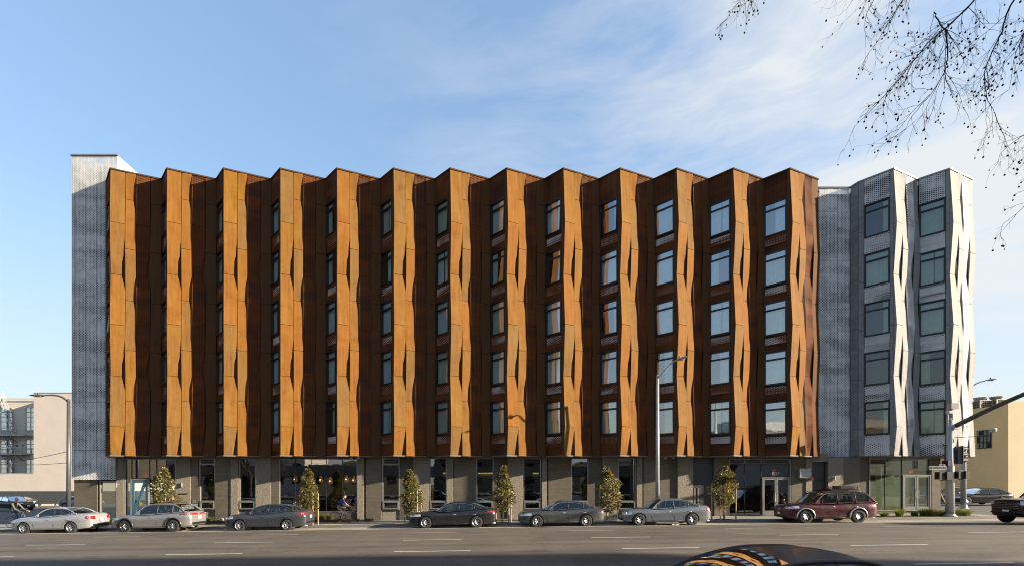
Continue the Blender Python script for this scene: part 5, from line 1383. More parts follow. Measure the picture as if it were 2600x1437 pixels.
CARS = []
def put(name, label, fw, rw_, D, spec, paint, **k):
    x, y, z = park(fw, rw_, D, spec)
    T, add, side, endp = car(name, label, (x, y, z), spec, paint, **k)
    T.rotation_euler.y = -0.0135
    CARS.append(T); return T, add, side, endp, spec


PK_GRP = None
s1 = sedan(L=4.47, W=1.74, H=1.44, fo=.88, wb=2.525, R=.315, belt=.92, hood=.93, trunk=1.06, tail=.93, cab=(1.30, 2.05, 3.0, 3.72), wins=[(1.60, 2.45), (2.53, 3.38)], hl=(.45, .5, .62, .74), tl=(.30, .42, .76, .94))
put('silver_sedan', 'silver sedan with a dented door at the far left of the kerb row', 60.5, 171.5, 26.75, s1, car_paint('silver_paint', (.72, .75, .80), .5, .3, .10), glassm=M['car_glass'], rotz=radians(2.0), spokes=6)
s2 = sedan(L=4.5, W=1.84, H=1.58, fo=.92, wb=2.64, R=.35, belt=.98, hood=.98, trunk=1.10, tail=.98, cab=(1.30, 2.10, 3.55, 4.28), wins=[(1.72, 2.62), (2.70, 3.45), (3.50, 3.85)], hl=(.55, .45, .72, .80), tl=(.6, .10, .94, 1.02), gc=.22, chrome=False)
T, add, side, endp, sp = put('silver_crossover', 'silver crossover with roof rails behind the silver sedan', 315, 437.3, 26.5, s2, car_paint('champagne_silver', (.52, .52, .51), .5, .3, .08), clad=M['alloy_dark'], spokes=10, rim='alloy_dark')
for s in (-1, 1):
    b = MB(); b.tube([(-.5, s * .60, 1.56), (-.4, s * .60, 1.62), (1.1, s * .60, 1.61), (1.25, s * .60, 1.53)], .016, 6); add('roof_bar', b.v, b.f, M['black'])
b = MB(); b.box(1.55, 1.85, -.5, .5, 1.44, 1.465); add('tail_spoiler', b.v, b.f, M['alloy'], smooth=False)
s3 = sedan(L=4.56, W=1.76, H=1.46, fo=.94, wb=2.6, R=.31, belt=.93, hood=.95, trunk=1.08, tail=.95, cab=(1.20, 2.10, 3.15, 3.98), wins=[(1.65, 2.48), (2.56, 3.40), (3.44, 3.62)], hl=(.6, .5, .66, .80), tl=(.42, .42, .84, .99))
put('slate_sedan', 'slate grey sedan parked left of the yellow tactile pad', 605.9, 726.8, 26.5, s3, car_paint('slate_paint', (.10, .11, .135), .4, .3, .10), spokes=5)
s4 = sedan(L=4.85, W=1.86, H=1.465, fo=.98, wb=2.805, R=.335, belt=.93, hood=.94, trunk=1.06, tail=.95, cab=(1.45, 2.35, 3.35, 4.42), wins=[(1.9, 2.78), (2.86, 3.62), (3.70, 4.05)], hl=(.72, .45, .66, .78), tl=(.45, .5, .86, .95), chrome=True)
put('charcoal_sedan', 'charcoal fastback sedan with a bluish nose in the middle of the row', 1079.5, 1210.5, 26.5, s4, car_paint('charcoal_paint', (.035, .037, .045), .35, .25, .15), spokes=10)
s5 = sedan(L=4.73, W=1.84, H=1.44, fo=.97, wb=2.705, R=.33, belt=.94, hood=.93, trunk=1.05, tail=.96, cab=(1.42, 2.25, 3.2, 4.2), wins=[(1.9, 2.66), (2.74, 3.50), (3.56, 3.90)], hl=(.68, .5, .63, .75), tl=(.25, .55, .78, .94), chrome=True)
T, add, side, endp, sp = put('dented_sedan', 'green-grey sedan with a scraped flank and black-tinted windows', 1365, 1487.2, 26.5, s5, car_paint('green_grey_paint', (.11, .13, .138), .4, .34, .4), glassm=M['tint_glass'], spokes=5)
b = MB(); b.tube([side(4.05, .62, -1, -.002), side(4.25, .68, -1, -.002), side(4.48, .80, -1, -.002)], .012, 4); add('bumper_gap', b.v, b.f, M['black'])
s6 = sedan(L=4.82, W=1.82, H=1.48, fo=.86, wb=2.854, R=.335, belt=.94, hood=.95, trunk=1.07, tail=.94, cab=(1.42, 2.2, 3.25, 4.2), wins=[(1.82, 2.70), (2.80, 3.50), (3.56, 3.92)], hl=(.45, .52, .60, .78), tl=(.32, .5, .76, .98), chrome=True, grille=(.36, .56, .74), bars=4, nose=.78)
T, add, side, endp, sp = put('blue_silver_sedan', 'silver-blue sedan with round headlamps in front of the tall lamp post', 1625.2, 1759.5, 26.35, s6, car_paint('blue_silver', (.34, .39, .43), .5, .26, .10), spokes=5, rotz=radians(-1.5))
for y in (-.72, -.52):
    c = endp(y, .70, True, -.02); b = MB(); b.ball(c, (.06, .085 if y < -.6 else .065, .085 if y < -.6 else .065), 14, 8); add('round_headlamp', b.v, b.f, M['clear_lens'])
s7 = sedan(L=4.87, W=1.93, H=1.76, fo=.95, wb=2.79, R=.375, belt=1.08, hood=1.08, trunk=1.16, tail=1.05, cab=(1.25, 2.15, 4.1, 4.72), nose=.92, wins=[(1.75, 2.62), (2.74, 3.58), (3.68, 4.35)], hl=(.62, .5, .82, .95), tl=(.32, .55, .98, 1.12), gc=.24, chrome=True, grille=(.50, .66, .90), bars=4, fplate=True, tumble=.22)
T, add, side, endp, sp = put('maroon_suv', 'dusty maroon SUV with a black roof rack basket', 2054.4, 2180.6, 26.45, s7, car_paint('maroon_paint', (.12, .016, .028), .25, .3, .4), clad=M['alloy'], glassm=M['car_glass'], rotz=radians(-3.0), spokes=6, rim='alloy_dark')
for s in (-1, 1):
    b = MB(); b.tube([(-.6, s * .66, 1.62), (-.45, s * .66, 1.76), (1.5, s * .66, 1.76), (1.7, s * .66, 1.64)], .022, 6); add('roof_bar', b.v, b.f, M['black'])
for x in (-.1, .95):
    b = MB(); b.tube([(x, -.68, 1.765), (x, -.5, 1.80), (x, .5, 1.80), (x, .68, 1.765)], .02, 6); add('cross_bar', b.v, b.f, M['black'])
b = MB(); c = endp(0, .80, True, .03)
for k in range(12):
    th = 2 * pi * k / 12; th2 = th + pi / 6; b.tube([c + Vector((0, .085 * cos(th), .055 * sin(th))), c + Vector((0, .085 * cos(th2), .055 * sin(th2)))], .008, 4)
    b.tube([c + Vector((0, .035 * cos(th), .05 * sin(th))), c + Vector((0, .035 * cos(th2), .05 * sin(th2)))], .006, 4)
add('front_emblem', b.v, b.f, M['chrome'])
# the roof basket is strapped on the SUV: a thing of its own
rb_loc = T.location + Vector((.95, .1, 1.80)); RB = thing('roof_basket', rb_loc, 'black cargo basket on the roof rack of the maroon SUV', 'roof rack'); RB.rotation_euler = T.rotation_euler
b = MB(); b.box(-.75, .7, -.48, .48, 0, .03)
for x in [-.75 + i * .1812 for i in range(9)]: b.box(x - .012, x + .012, -.48, .48, .03, .05)
o = mesh_obj('basket_floor', [v + rb_loc for v in b.v], b.f, M['black'], RB)
b = MB()
for z in (.07, .14, .2):
    for p, q in (((-.75, -.48), (.7, -.48)), ((.7, -.48), (.7, .48)), ((.7, .48), (-.75, .48)), ((-.75, .48), (-.75, -.48))): b.tube([(*p, z), (*q, z)], .014, 5)
for x in (-.75, -.3, .2, .7):
    for y in (-.48, .48): b.tube([(x, y, 0), (x, y, .2)], .014, 5)
mesh_obj('basket_rail', [v + rb_loc for v in b.v], b.f, M['black'], RB)
b = MB(); b.box(-.15, .55, -.38, .38, .05, .26); mesh_obj('cargo_bag', [v + rb_loc for v in b.v], b.f, M['door_grey'], RB)

# cars in the lots and on the street
black = car_paint('black_paint', (.012, .012, .016), .2, .22, .06)
s8 = dict(s7); s8.update(L=4.7, clad=None, H=1.66)
T, *_ = car('black_suv', 'black SUV cut by the left edge, in the shaded parking lot', (XX(10, 55) , 56, gz(-55, 55)), s8, black, flip=True, glassm=M['tint_glass'], rotz=radians(-12))
T, *_ = car('grey_lot_sedan', 'dark grey sedan parked against the slate blue base of the cream building', (XX(50, 72) , 71.6, gz(-72, 72)), sedan(), car_paint('lot_grey', (.09, .085, .08), .4, .3, .15), rotz=radians(4))
T, *_ = car('white_lot_sedan', 'small pale sedan glimpsed between the left lamp post and the building', (XX(200, 62), 62.5, gz(-52, 62)), sedan(L=4.4), car_paint('pale_paint', (.55, .57, .62), .2, .3, .05), flip=True, rotz=radians(25))
yc = 40.4; T, *_ = car('black_sedan', 'black sedan waiting in the side street before the ochre building', (XX(2430, yc) + 2.5, yc + .95, gz(38, yc)), sedan(L=5.05, W=1.9, H=1.47, wb=2.95, R=.36, cab=(1.5, 2.4, 3.5, 4.6), wins=[(2.0, 2.85), (2.93, 3.75), (3.82, 4.15)], chrome=True), black, glassm=M['tint_glass'], spokes=12, rotz=radians(0))
T, *_ = car('white_sedan', 'white sedan with red tail lamps behind the signal pole', (XX(2388, 46) + .9, 45.8, gz(38, 46)), sedan(L=4.6, tl=(.5, .35, .80, .98)), car_paint('white_car', (.66, .66, .64), .1, .3, .08), rotz=radians(-62))
# moving black pickup at the right edge
s9 = sedan(L=5.6, W=2.02, H=1.90, fo=.95, wb=3.6, R=.41, belt=1.24, hood=1.22, trunk=1.25, tail=1.2, nose=1.12, cab=(1.5, 2.2, 3.6, 3.95), wins=[(1.95, 2.75), (2.86, 3.6)], hl=(.30, .58, .92, 1.10), tl=(.2, .7, .9, 1.15), gc=.32, grille=(.55, .72, 1.06), bars=4, fplate=True, chrome=True)
pxx = XX(2500, 24.7) + 2.8; T, add, side, endp = car('black_pickup', 'black pickup truck entering at the right edge of the street', (pxx - .75, 22.95, gz(25, 22.9)), s9, black, cat='pickup truck', spokes=6)
for s in (-1, 1):
    c = endp(s * .80, .88, True, .0); b = MB(); b.ball(c + Vector((.03, 0, 0)), (.04, .10, .025), 8, 5); add('turn_signal', b.v, b.f, M['amber'])
b = MB(); b.tube([endp(-.85 + 1.7 * i / 8, .55, True, .02) for i in range(9)], .05, 6); add('front_bumper', b.v, b.f, M['black'])
# cars at the near kerb
sF = sedan(L=4.75, W=1.85, H=1.47, cab=(1.45, 2.35, 3.3, 4.3), wins=[(1.9, 2.75), (2.83, 3.6), (3.66, 4.0)], chrome=True)
yn = 5.35
T, *_ = car('dark_near_sedan', 'glossy dark sedan in the near foreground, only its roof in view', (XX(1905, 6.0) + 1.0, 6.0, gz(3, 6.0) - .05), sF, car_paint('dark_gloss', (.02, .022, .026), .1, .34, .25, .12), flip=True, dense=2)
T, *_ = car('grey_near_sedan', 'dark car whose roof edge just enters the lower left corner', (XX(0, 5.5) - 1.15, 5.5, gz(-6, 5.5)), sF, car_paint('grey_gloss', (.05, .052, .056), .3, .2, .05), flip=True)
# ------------------------------------------------------------------ cyclists
def bicycle(loc, label, colm, name='bicycle', yaw=0.0, tyre=M['rubber'], cat='bicycle'):
    T = thing(name, loc, label, cat); T.rotation_euler.z = yaw
    R = .34; wb = 1.02
    def ad(nm, b, mat, par=None, sm=True): 
        me = bpy.data.meshes.new(nm); me.from_pydata([tuple(v) for v in b.v], [], b.f); me.materials.append(mat)
        for p in me.polygons: p.use_smooth = sm
        o = bpy.data.objects.new(nm, me); COL.objects.link(o); o.parent = par or T; return o
    for x in (-wb / 2, wb / 2):
        b = MB(); b.tube([(x + R * cos(2 * pi * k / 28), 0, R + .01 + (R - .015) * sin(2 * pi * k / 28)) for k in range(29)], .017, 6, False); wh = ad('wheel', b, tyre)
        b = MB()
        for k in range(16): th = 2 * pi * k / 16; b.tube([(x, .012 * (-1) ** k, R + .01), (x + (R - .03) * cos(th), 0, R + .01 + (R - .03) * sin(th))], .0022, 3)
        b.lathe([(0, -.04), (.02, -.04), (.02, .04), (0, .04)], (x, 0, R + .01), 'Y', 8); ad('spokes', b, M['alloy'], wh)
    bb = Vector((-.10, 0, .30)); st = Vector((-.27, 0, .80)); ht = Vector((.34, 0, .84)); hb = Vector((.385, 0, .70)); ra = Vector((-wb / 2, 0, R + .01)); fa = Vector((wb / 2, 0, R + .01))
    b = MB()
    for p, q, r in ((bb, st, .017), (st - Vector((-.02, 0, .05)), ht, .017), (bb, hb, .024), (ht, hb, .022), (hb, fa, .015), (bb, ra, .011), (st - Vector((0, 0, .06)), ra, .010)): b.tube([p, q], r, 8)
    ad('frame', b, colm)
    b = MB(); b.tube([st, st + Vector((-.05, 0, .16))], .013, 6); ad('seat_post', b, M['black'])
    b = MB(); b.ball(st + Vector((-.07, 0, .18)), (.14, .07, .025), 10, 6); ad('saddle', b, M['black'])
    b = MB(); b.tube([ht, ht + Vector((.0, 0, .08)), ht + Vector((.07, 0, .12))], .014, 6); b.tube([ht + Vector((.04, -.26, .13)), ht + Vector((.08, -.1, .12)), ht + Vector((.08, .1, .12)), ht + Vector((.04, .26, .13))], .013, 6); ad('handlebar', b, M['black'])
    b = MB(); b.lathe([(.09, -.03), (.095, -.03), (.095, -.026), (.0, -.026)], bb, 'Y', 18); b.tube([bb + Vector((0, -.05, 0)), bb + Vector((.03, -.06, -.165))], .010, 5); b.tube([bb + Vector((0, .05, 0)), bb + Vector((-.03, .06, .165))], .010, 5)
    b.box(.0 - .11, .0, -.16, -.06, bb.z - .175, bb.z - .155); b.box(-.18, -.08, .06, .16, bb.z + .155, bb.z + .175); ad('crank', b, M['alloy_dark'])
    return T


def rider(bike, label, parts, lean, headm, tilt=0.2, sleeves='short', shorts=True, helmet=None, hair=None, hat=None):
    """one continuous skinned body seated on the bike; local bike coordinates, riding toward +x"""
    T = thing('person', bike.location, label, 'person'); T.rotation_euler.z = bike.rotation_euler.z
    hip = Vector((-.30, 0, 1.00)); ch = hip + Vector((sin(lean) * .42, 0, cos(lean) * .42)); nk = hip + Vector((sin(lean) * .54, 0, cos(lean) * .54)) + Vector((.02, 0, .02))
    V = []; E = []; Rr = []; TG = []
    def nd(p, r, par=None, tg=0, r2=None):
        V.append(Vector(p)); Rr.append((r, r2 or r)); TG.append(tg)
        if par is not None: E.append((par, len(V) - 1))
        return len(V) - 1
    pel = nd(hip, .135, None, 'leg', .115); w_ = nd(hip.lerp(ch, .4), .125, pel, 'top', .105); c_ = nd(ch, .145, w_, 'top', .115); n_ = nd(nk, .07, c_, 'top'); n2 = nd(nk + Vector((.05, 0, .07)), .052, n_, 'skin')
    hd = nk + Vector((.085, 0, .18)); bar = Vector((.34 + .04, 0, .84 + .15))
    for s in (-1, 1):
        sh = ch + Vector((sin(lean) * .06, s * .19, cos(lean) * .06)); a1 = nd(sh, .062, c_, 'top'); hand = bar + Vector((.0, s * .22, .02)); mid = sh.lerp(hand, .5) + Vector((-.02, s * .07, -.07 if lean > .5 else -.12))
        a1b = nd(sh.lerp(mid, .55), .05, a1, 'top'); a2 = nd(mid, .042, a1b, sleeves == 'long' and 'top' or 'skin'); a3 = nd(mid.lerp(hand, .5), .038, a2, sleeves == 'long' and 'top' or 'skin'); a4 = nd(hand - (hand - mid).normalized() * .05, .027, a3, 'skin'); a5 = nd(hand + Vector((.01, 0, .012)), .034, a4, 'skin')
        for k in range(4):
            y = (k - 1.5) * .021; f1_ = nd(hand + Vector((.045, y, .012)), .0105, a5, 'skin'); f2_ = nd(hand + Vector((.062, y, -.016)), .0095, f1_, 'skin'); nd(hand + Vector((.042, y, -.034 - .004 * (k % 3))), .0085, f2_, 'skin')
        t1 = nd(hand + Vector((.0, -s * .035, -.005)), .012, a5, 'skin'); nd(hand + Vector((.03, -s * .04, -.03)), .0095, t1, 'skin')
        up = (s == 1)
        ft = Vector((-.13 + .04, s * .12, .30 + .165 + .09)) if up else Vector((-.07 + .03, s * .12, .30 - .165 + .09))
        hp = hip + Vector((.02, s * .10, -.02)); h1 = nd(hp, .098, pel, 'leg')
        d = ft - hp; Lg = .46; q = min(d.length * .5, .455); mid = hp + d * .5; perp = Vector((-d.z, 0, d.x)).normalized(); perp = perp if perp.x > 0 else -perp
        kn = mid + perp * sqrt(max(.0, Lg * Lg - q * q)) * 1.0 + Vector((0, s * .02, 0))
        b1 = nd(hp.lerp(kn, .5), .082, h1, 'leg'); b2 = nd(hp.lerp(kn, .8), .064, b1, 'skin' if shorts else 'leg'); b3 = nd(kn, .056, b2, 'skin' if shorts else 'leg'); b4 = nd(kn.lerp(ft, .35), .054, b3, 'skin' if shorts else 'leg'); b5 = nd(kn.lerp(ft, .85), .034, b4, 'skin' if shorts else 'leg')
        b6 = nd(ft + Vector((-.02, 0, -.03)), .04, b5, 'shoe'); nd(ft + Vector((.13, 0, -.06)), .034, b6, 'shoe'); nd(ft + Vector((-.06, 0, -.05)), .036, b6, 'shoe')
    me = bpy.data.meshes.new('body'); me.from_pydata(V, E, []); o = bpy.data.objects.new('body', me); COL.objects.link(o)
    sk = o.modifiers.new('s', 'SKIN'); me.skin_vertices[0].data[0].use_root = True
    for i, (a, b) in enumerate(Rr): me.skin_vertices[0].data[i].radius = (a, b)
    ss = o.modifiers.new('u', 'SUBSURF'); ss.levels = ss.render_levels = 1
    dg = bpy.context.evaluated_depsgraph_get(); m2 = bpy.data.meshes.new_from_object(o.evaluated_get(dg)); bpy.data.objects.remove(o, do_unlink=True)
    keys = ['top', 'leg', 'skin', 'shoe']; m2.materials.clear()
    for k in keys: m2.materials.append(parts[k])
    for p in m2.polygons:
        c = p.center; best = None; bd = 9
        for (a, b) in E:
            pa, pb = V[a], V[b]; ab = pb - pa; t = max(0, min(1, (c - pa).dot(ab) / max(ab.length_squared, 1e-9))); d = (c - pa - ab * t).length / (Rr[a][0] * (1 - t) + Rr[b][0] * t)
            if d < bd: bd = d; best = TG[b] if t > .5 or TG[a] == TG[b] else TG[a]
        p.material_index = keys.index(best); p.use_smooth = True
    o = bpy.data.objects.new('body', m2); COL.objects.link(o); o.parent = T
    # head with face, on the neck
    def ad(nm, b, mat, par=None):
        me = bpy.data.meshes.new(nm); me.from_pydata([tuple(v) for v in b.v], [], b.f); me.materials.append(mat)
        for p in me.polygons: p.use_smooth = True
        q = bpy.data.objects.new(nm, me); COL.objects.link(q); q.parent = par or T; return q
    b = MB(); b.ball(hd, (.098, .077, .118), 16, 12); b.ball(hd + Vector((.045, 0, -.065)), (.055, .055, .055), 12, 8); b.tube([hd + Vector((.09, 0, .015)), hd + Vector((.118, 0, -.022))], [.008, .016], 6)
    for s in (-1, 1): b.ball(hd + Vector((-.005, s * .077, -.01)), (.022, .010, .032), 8, 6)
    H_ = ad('head', b, M['skin'])
    b = MB()
    for s in (-1, 1): b.ball(hd + Vector((.086, s * .032, .012)), (.012, .014, .008), 8, 5)
    ad('eyes', b, M['black'], H_); b = MB(); b.ball(hd + Vector((.093, 0, -.062)), (.010, .026, .006), 8, 5); ad('mouth', b, M['red_lens'], H_)
    if hair: b = MB(); b.ball(hd + Vector((-.018, 0, .018)), (.094, .082, .112), 16, 10); ad('hair', b, hair)
    if helmet:
        b = MB(); n_ = 18; vs = []; fs = []
        for j, (r_, z) in enumerate(((1.0, .0), (1.04, .03), (.95, .07), (.7, .105), (.35, .125), (0.02, .13))):
            for k in range(n_): th = 2 * pi * k / n_; vs.append(hd + Vector((cos(th) * .128 * r_ - .008, sin(th) * .098 * r_, z + .02)))
        for j in range(5):
            for k in range(n_): fs.append((j * n_ + k, j * n_ + (k + 1) % n_, (j + 1) * n_ + (k + 1) % n_, (j + 1) * n_ + k))
        b.add(vs, fs); ad('helmet', b, helmet)
    if hat:
        b = MB(); b.tube([hd + Vector((.075, s * .05, .02)) for s in (-1, 1)], .014, 6); ad('sunglasses', b, M['black'], H_)
    return T


D = 30.35; lx = XX(870, D)
B1 = bicycle((lx, D, gz(lx, D)), 'light blue road bicycle with a basket ridden along the cafe window', plain('blue_frame', (.14, .38, .52), .35, .2))
R1 = rider(B1, 'cyclist in a blue T-shirt, khaki shorts and dark helmet leaning over the bars', dict(top=plain('blue_shirt', (.03, .07, .42), .8), leg=plain('khaki', (.42, .33, .22), .85), skin=M['skin'], shoe=plain('dark_shoe', (.03, .02, .02), .7)), .62, None, helmet=plain('helmet', (.03, .03, .035), .35))
D = 29.9; lx = XX(48, D)
B2 = bicycle((lx, D, gz(lx, D)), 'dark bicycle half hidden behind the silver sedan bonnet', plain('grey_frame', (.2, .2, .21), .35, .4))
R2 = rider(B2, 'man with short white hair, sunglasses and olive jacket riding upright on a bicycle', dict(top=plain('olive_jacket', (.22, .20, .14), .9), leg=plain('jeans', (.06, .12, .24), .85), skin=M['skin'], shoe=plain('shoe', (.05, .05, .05), .7)), .12, None, sleeves='long', shorts=False, hair=plain('white_hair', (.55, .5, .45), .8), hat=True)
# basket on the blue bike is a separate crate carried on it
c = B1.location + Vector((.62, 0, .78)); cr = thing('bike_basket', c, 'brown basket carried on the front of the blue bicycle', 'basket')
b = MB()
for z in (0, .08, .16, .24): b.tube([c + Vector((-.16, -.15, z)), c + Vector((.16, -.15, z)), c + Vector((.16, .15, z)), c + Vector((-.16, .15, z)), c + Vector((-.16, -.15, z))], .008, 4)
for i in range(9): x = -.16 + .04 * i; b.tube([c + Vector((x, -.15, 0)), c + Vector((x, -.15, .24))], .006, 4); b.tube([c + Vector((x, .15, 0)), c + Vector((x, .15, .24))], .006, 4)
b.box(c.x - .16, c.x + .16, c.y - .15, c.y + .15, c.z, c.z + .01); b.build('wicker_body', M['batten'], cr)

# ------------------------------------------------------------------ bare plane trees on the near side
def branch(b, p, d, ln, r, depth, rnd, tips, droop=.0, bias=Vector((0, 0, 0)), sides=6, spread=.55, nseg=5, kids=(2, 3)):
    pts = [p]; q = p; dd = d.normalized()
    for k in range(nseg):
        dd = (dd + Vector((rnd.gauss(0, .13), rnd.gauss(0, .13), rnd.gauss(0, .11) - droop)) + bias * .1).normalized(); q = q + dd * ln / nseg; pts.append(q)
    rs = [r * (1 - .55 * k / nseg) for k in range(nseg + 1)]
    b.tube(pts, rs, sides, False)
    if depth == 0: tips.append((pts[-1], dd)); return
    for k in range(rnd.randint(*kids) + 1):
        t = rnd.uniform(.35, 1); i = min(nseg, max(1, int(t * nseg))); ax_ = dd.cross(Vector((rnd.uniform(-1, 1), rnd.uniform(-1, 1), rnd.uniform(-1, 1)))).normalized()
        nd_ = (pts[i] - pts[i - 1]).normalized(); nd_ = (nd_ + ax_ * rnd.uniform(spread * .6, spread * 1.4)).normalized()
        branch(b, pts[i], nd_, ln * rnd.uniform(.6, .8), rs[i] * .68, depth - 1, rnd, tips, droop, bias, max(3, sides - 1), spread, nseg, kids)


def bare_tree(x, y, h, seed, label, group='bare plane trees across the street'):
    rnd = random.Random(seed); z = gz(x, y) - .1; t = thing('plane_tree', (x, y, z), label, 'tree', group)
    b = MB(); top = Vector((x + rnd.uniform(-.3, .3), y, z + h * .3)); b.tube([(x, y, z), (x + .05, y, z + h * .12), top], [.34, .27, .23], 10); b.build('trunk', M['bark'], t, True)
    b = MB(); tips = []
    for k in range(5):
        a = 2 * pi * k / 5 + rnd.uniform(-.3, .3); branch(b, top - Vector((0, 0, .2)), Vector((cos(a) * .6, sin(a) * .6, .9)), h * .27, .15, 4, rnd, tips, -.02, sides=7, spread=.6)
    b.build('crown', M['bark'], t); return t


# the tree whose twigs hang into the upper right of the view
DT_ = 7.0
FT = thing('plane_tree', (11.8, 5.6, gz(11.8, 3)), 'bare plane tree with seed balls hanging into the upper right sky', 'tree')
rnd = random.Random(21); b = MB()
b.tube([(11.8, 3.2, 0), (11.75, 3.3, 2), (11.6, 3.6, 4.5), (11.3, 4.0, 7.0)], [.32, .26, .22, .18], 12); FT.location = (11.8, 3.2, gz(11.8, 3)); b.build('trunk', M['bark'], FT, True)
def PT(px, py, D=7.0): return P(px, py, D)
forks = Vector((11.3, 4.0, 7.0))
boughs = [
    ([forks, PT(2900, -420, 6.3), PT(2650, -190, 6.8), PT(2480, -5, 7.0), PT(2400, 75, 7.0), PT(2352, 112, 7.05), PT(2300, 180, 7.1), PT(2262, 225, 7.1)], .034, .004),
    ([PT(2400, 75, 7.0), PT(2408, 135, 7.05), PT(2392, 200, 7.1), PT(2350, 255, 7.1)], .016, .005),
    ([PT(2372, 30, 7.0), PT(2385, 60, 7.0), PT(2402, 80, 7.0)], .010, .012),
    ([PT(2900, -420, 6.3), PT(2680, -120, 6.7), PT(2565, 15, 6.9), PT(2545, 80, 6.95), PT(2513, 145, 7), PT(2500, 200, 7), PT(2505, 245, 7.0), PT(2525, 285, 7.0)], .026, .003),
    ([forks, PT(3050, 120, 6.2), PT(2860, 270, 6.6), PT(2740, 340, 6.8), PT(2680, 405, 6.9), PT(2625, 480, 6.9)], .04, .004),
    ([PT(2860, 270, 6.6), PT(2770, 280, 6.8), PT(2700, 310, 6.9), PT(2640, 330, 6.9)], .014, .003),
    ([PT(2650, -190, 6.8), PT(2420, -160, 6.9), PT(2290, -100, 7.0), PT(2235, -25, 7.0)], .022, .004),
    ([PT(2420, -160, 6.9), PT(2180, -190, 7.1), PT(1990, -105, 7.2), PT(1915, -45, 7.2)], .015, .003),
    ([PT(2650, -190, 6.8), PT(2480, -130, 7.4), PT(2350, -60, 7.6), PT(2290, 5, 7.7), PT(2255, 60, 7.8)], .03, .006),
    ([PT(2900, -420, 6.3), PT(2750, -150, 6.0), PT(2640, 0, 6.0), PT(2590, 110, 6.0)], .03, .006),
]
for pts, r0, r1 in boughs:
    sm = []
    for i in range(len(pts) - 1):
        p0, p1, p2, p3 = pts[max(0, i - 1)], pts[i], pts[i + 1], pts[min(len(pts) - 1, i + 2)]
        for k in range(4): s = k / 4; sm.append(.5 * ((2 * p1) + (p2 - p0) * s + (2 * p0 - 5 * p1 + 4 * p2 - p3) * s * s + (3 * p1 - p0 - 3 * p2 + p3) * s ** 3))
    sm.append(pts[-1]); b.v; bb_ = MB(); bb_.tube([p + Vector((rnd.gauss(0, .008), 0, rnd.gauss(0, .008))) for p in sm], [.72 * (r0 + (r1 - r0) * (i / len(sm)) ** .6) for i in range(len(sm))], 7, False); bb_.build('bough', M['twig'], FT, True)
tw = MB(); sb = MB(); nballs = 0
def twig(p, d, ln, r, depth):
    global nballs
    pts = [p]; q = p; dd = d.normalized(); ns = 6
    for k in range(ns):
        dd = (dd + Vector((rnd.gauss(0, .16), rnd.gauss(0, .12), rnd.gauss(0, .12) - .06))).normalized(); q = q + dd * ln / ns; pts.append(q)
    tw.tube(pts, [r * (1 - .6 * k / ns) for k in range(ns + 1)], 4, False)
    if depth > 0:
        for k in range(rnd.randint(3, 5)):
            i = rnd.randint(1, ns); a = rnd.choice((-1, 1)) * rnd.uniform(.4, .9); e = (pts[i] - pts[i - 1]).normalized(); side_ = Vector((-e.z, rnd.uniform(-.6, .6), e.x)); twig(pts[i], e + side_ * a, ln * rnd.uniform(.35, .6), r * .6, depth - 1)
    elif rnd.random() < .32:
        c = pts[-1]; st_ = c + Vector((rnd.gauss(0, .012), rnd.gauss(0, .01), -rnd.uniform(.02, .05))); tw.tube([c, st_], .0012, 3, False); rr = rnd.uniform(.009, .015); sb.ball(st_ - Vector((0, 0, rr)), rr, 6, 4); nballs += 1
for bi, (pts, r0, r1) in enumerate(boughs):
    start = {0: 3, 1: 0, 2: 0, 3: 2, 4: 3, 5: 1, 6: 1, 7: 2, 8: 2, 9: 1}[bi]
    for i in range(start, len(pts) - 1):
        L_ = (pts[i + 1] - pts[i]).length; nt = max(2, int(L_ / .088))
        for k in range(nt):
            p = pts[i].lerp(pts[i + 1], k / nt); e = (pts[i + 1] - pts[i]).normalized()
            d = e * .55 + Vector((rnd.uniform(-.9, .35), rnd.uniform(-.6, .6), rnd.uniform(-.8, .25)))
            twig(p, d, rnd.uniform(.32, .62) * (1.25 if bi in (0, 1, 6) else 1), .0042, 2)
    twig(pts[-1], pts[-1] - pts[-2], .6, .005, 2)
tw.build('twigs', M['twig'], FT)['kind'] = 'stuff'; sb.build('seed_balls', M['twig'], FT)['kind'] = 'stuff'
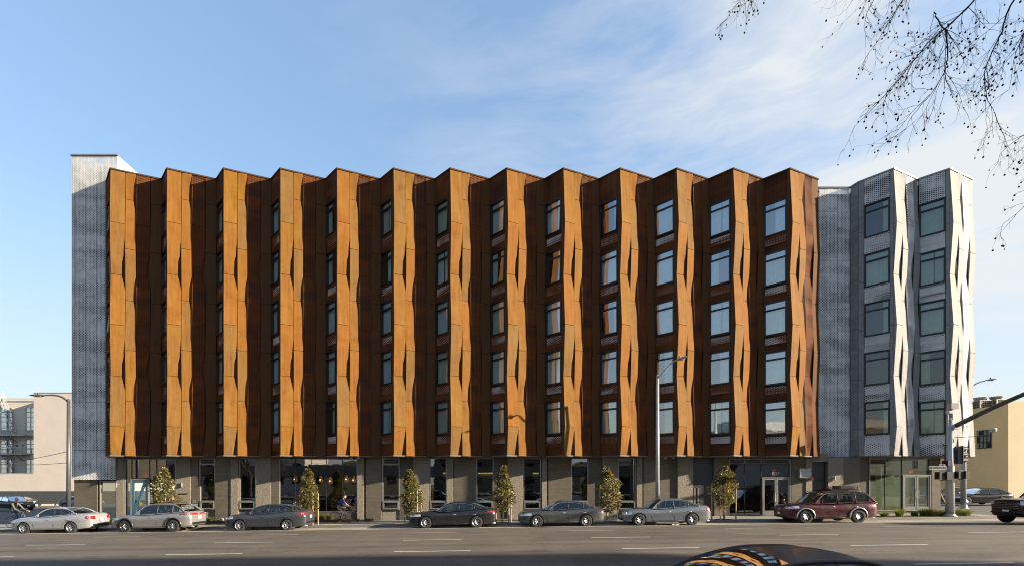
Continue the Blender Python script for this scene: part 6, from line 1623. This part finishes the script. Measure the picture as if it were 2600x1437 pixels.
for x, y, h, sd_, lb in ((-17, -4, 13, 31, 'bare plane tree across the street opposite the blue door, seen in the glass'), (-6.5, -3.6, 14, 32, 'bare plane tree across the street mirrored in the wide shop window'),
                         (22, -4.5, 13, 33, 'bare plane tree across the street that shades the road at the right'), (33, -4, 12, 34, 'bare plane tree farther along the near pavement to the right'), (-34, -3.5, 13, 35, 'bare plane tree far left on the near pavement')):
    bare_tree(x, y, h, sd_, lb)
# elevated road and buildings on the camera's side, mirrored in the glass
b = MB(); b.box(-220, 220, -46, -30, 3.6, 4.7); b.box(-220, 220, -30.3, -30, 4.7, 5.6)
VD = b.build('viaduct', M['viaduct']); tag(VD, 'long concrete viaduct across the street, mirrored in the shop glass', 'viaduct')
for i in range(-7, 8):
    MB().box(i * 26 - 1, i * 26 + 1, -42, -34, -1.5, 3.6).build('pier', M['viaduct'], VD)
for x0, x1, y0, y1, h, m_, lb in ((40, 76, -28, -2.5, 22.6, 'beige', 'unseen tall cream block, added to cast the shadow on the road'), (-120, -62, -28, -8, 12, 'conc', 'grey building across the street to the left'),  # first block is added out of view to shade the road
        (-95, -55, -95, -75, 11, 'beige', 'cream block behind the viaduct at the left'), (-52, -22, -88, -72, 7, 'yellow_wall', 'ochre block behind the viaduct'), (-18, 20, -100, -76, 13, 'conc', 'grey office block behind the middle of the viaduct'), (24, 58, -90, -74, 8, 'cream_wall', 'pale low block behind the viaduct'), (62, 110, -98, -76, 12, 'beige_base', 'slate coloured block behind the viaduct at the right')):
    t = thing('neighbour_building', ((x0 + x1) / 2, (y0 + y1) / 2, 0), lb, 'building')
    MB().box(x0, x1, y0, y1, -2, h).build('wall', M[m_], t); MB().box(x0 - .3, x1 + .3, y0 - .3, y1 + .3, h, h + .5).build('cornice', M['alu'], t)
    MB().box(x0 + .3 * (x1 - x0), x0 + .62 * (x1 - x0), y0 + 2, y1 - .8, h, h + 1.4).build('rooftop_box', M[m_], t); MB().box(x0 + .8 * (x1 - x0), x1 - 2, y0 + 2, y1 - 1.2, h, h + 2.2).build('rooftop_box', M['alu'], t)  # boxes added so the road shadow gets an uneven edge
    for k in range(int((x1 - x0) / 5)):
        for z in range(2, int(h) - 2, 4): MB().box(x0 + 1.5 + k * 5, x0 + 4 + k * 5, y1 - .05, y1 + .03, z, z + 2).build('window', M['tint_glass'], t)
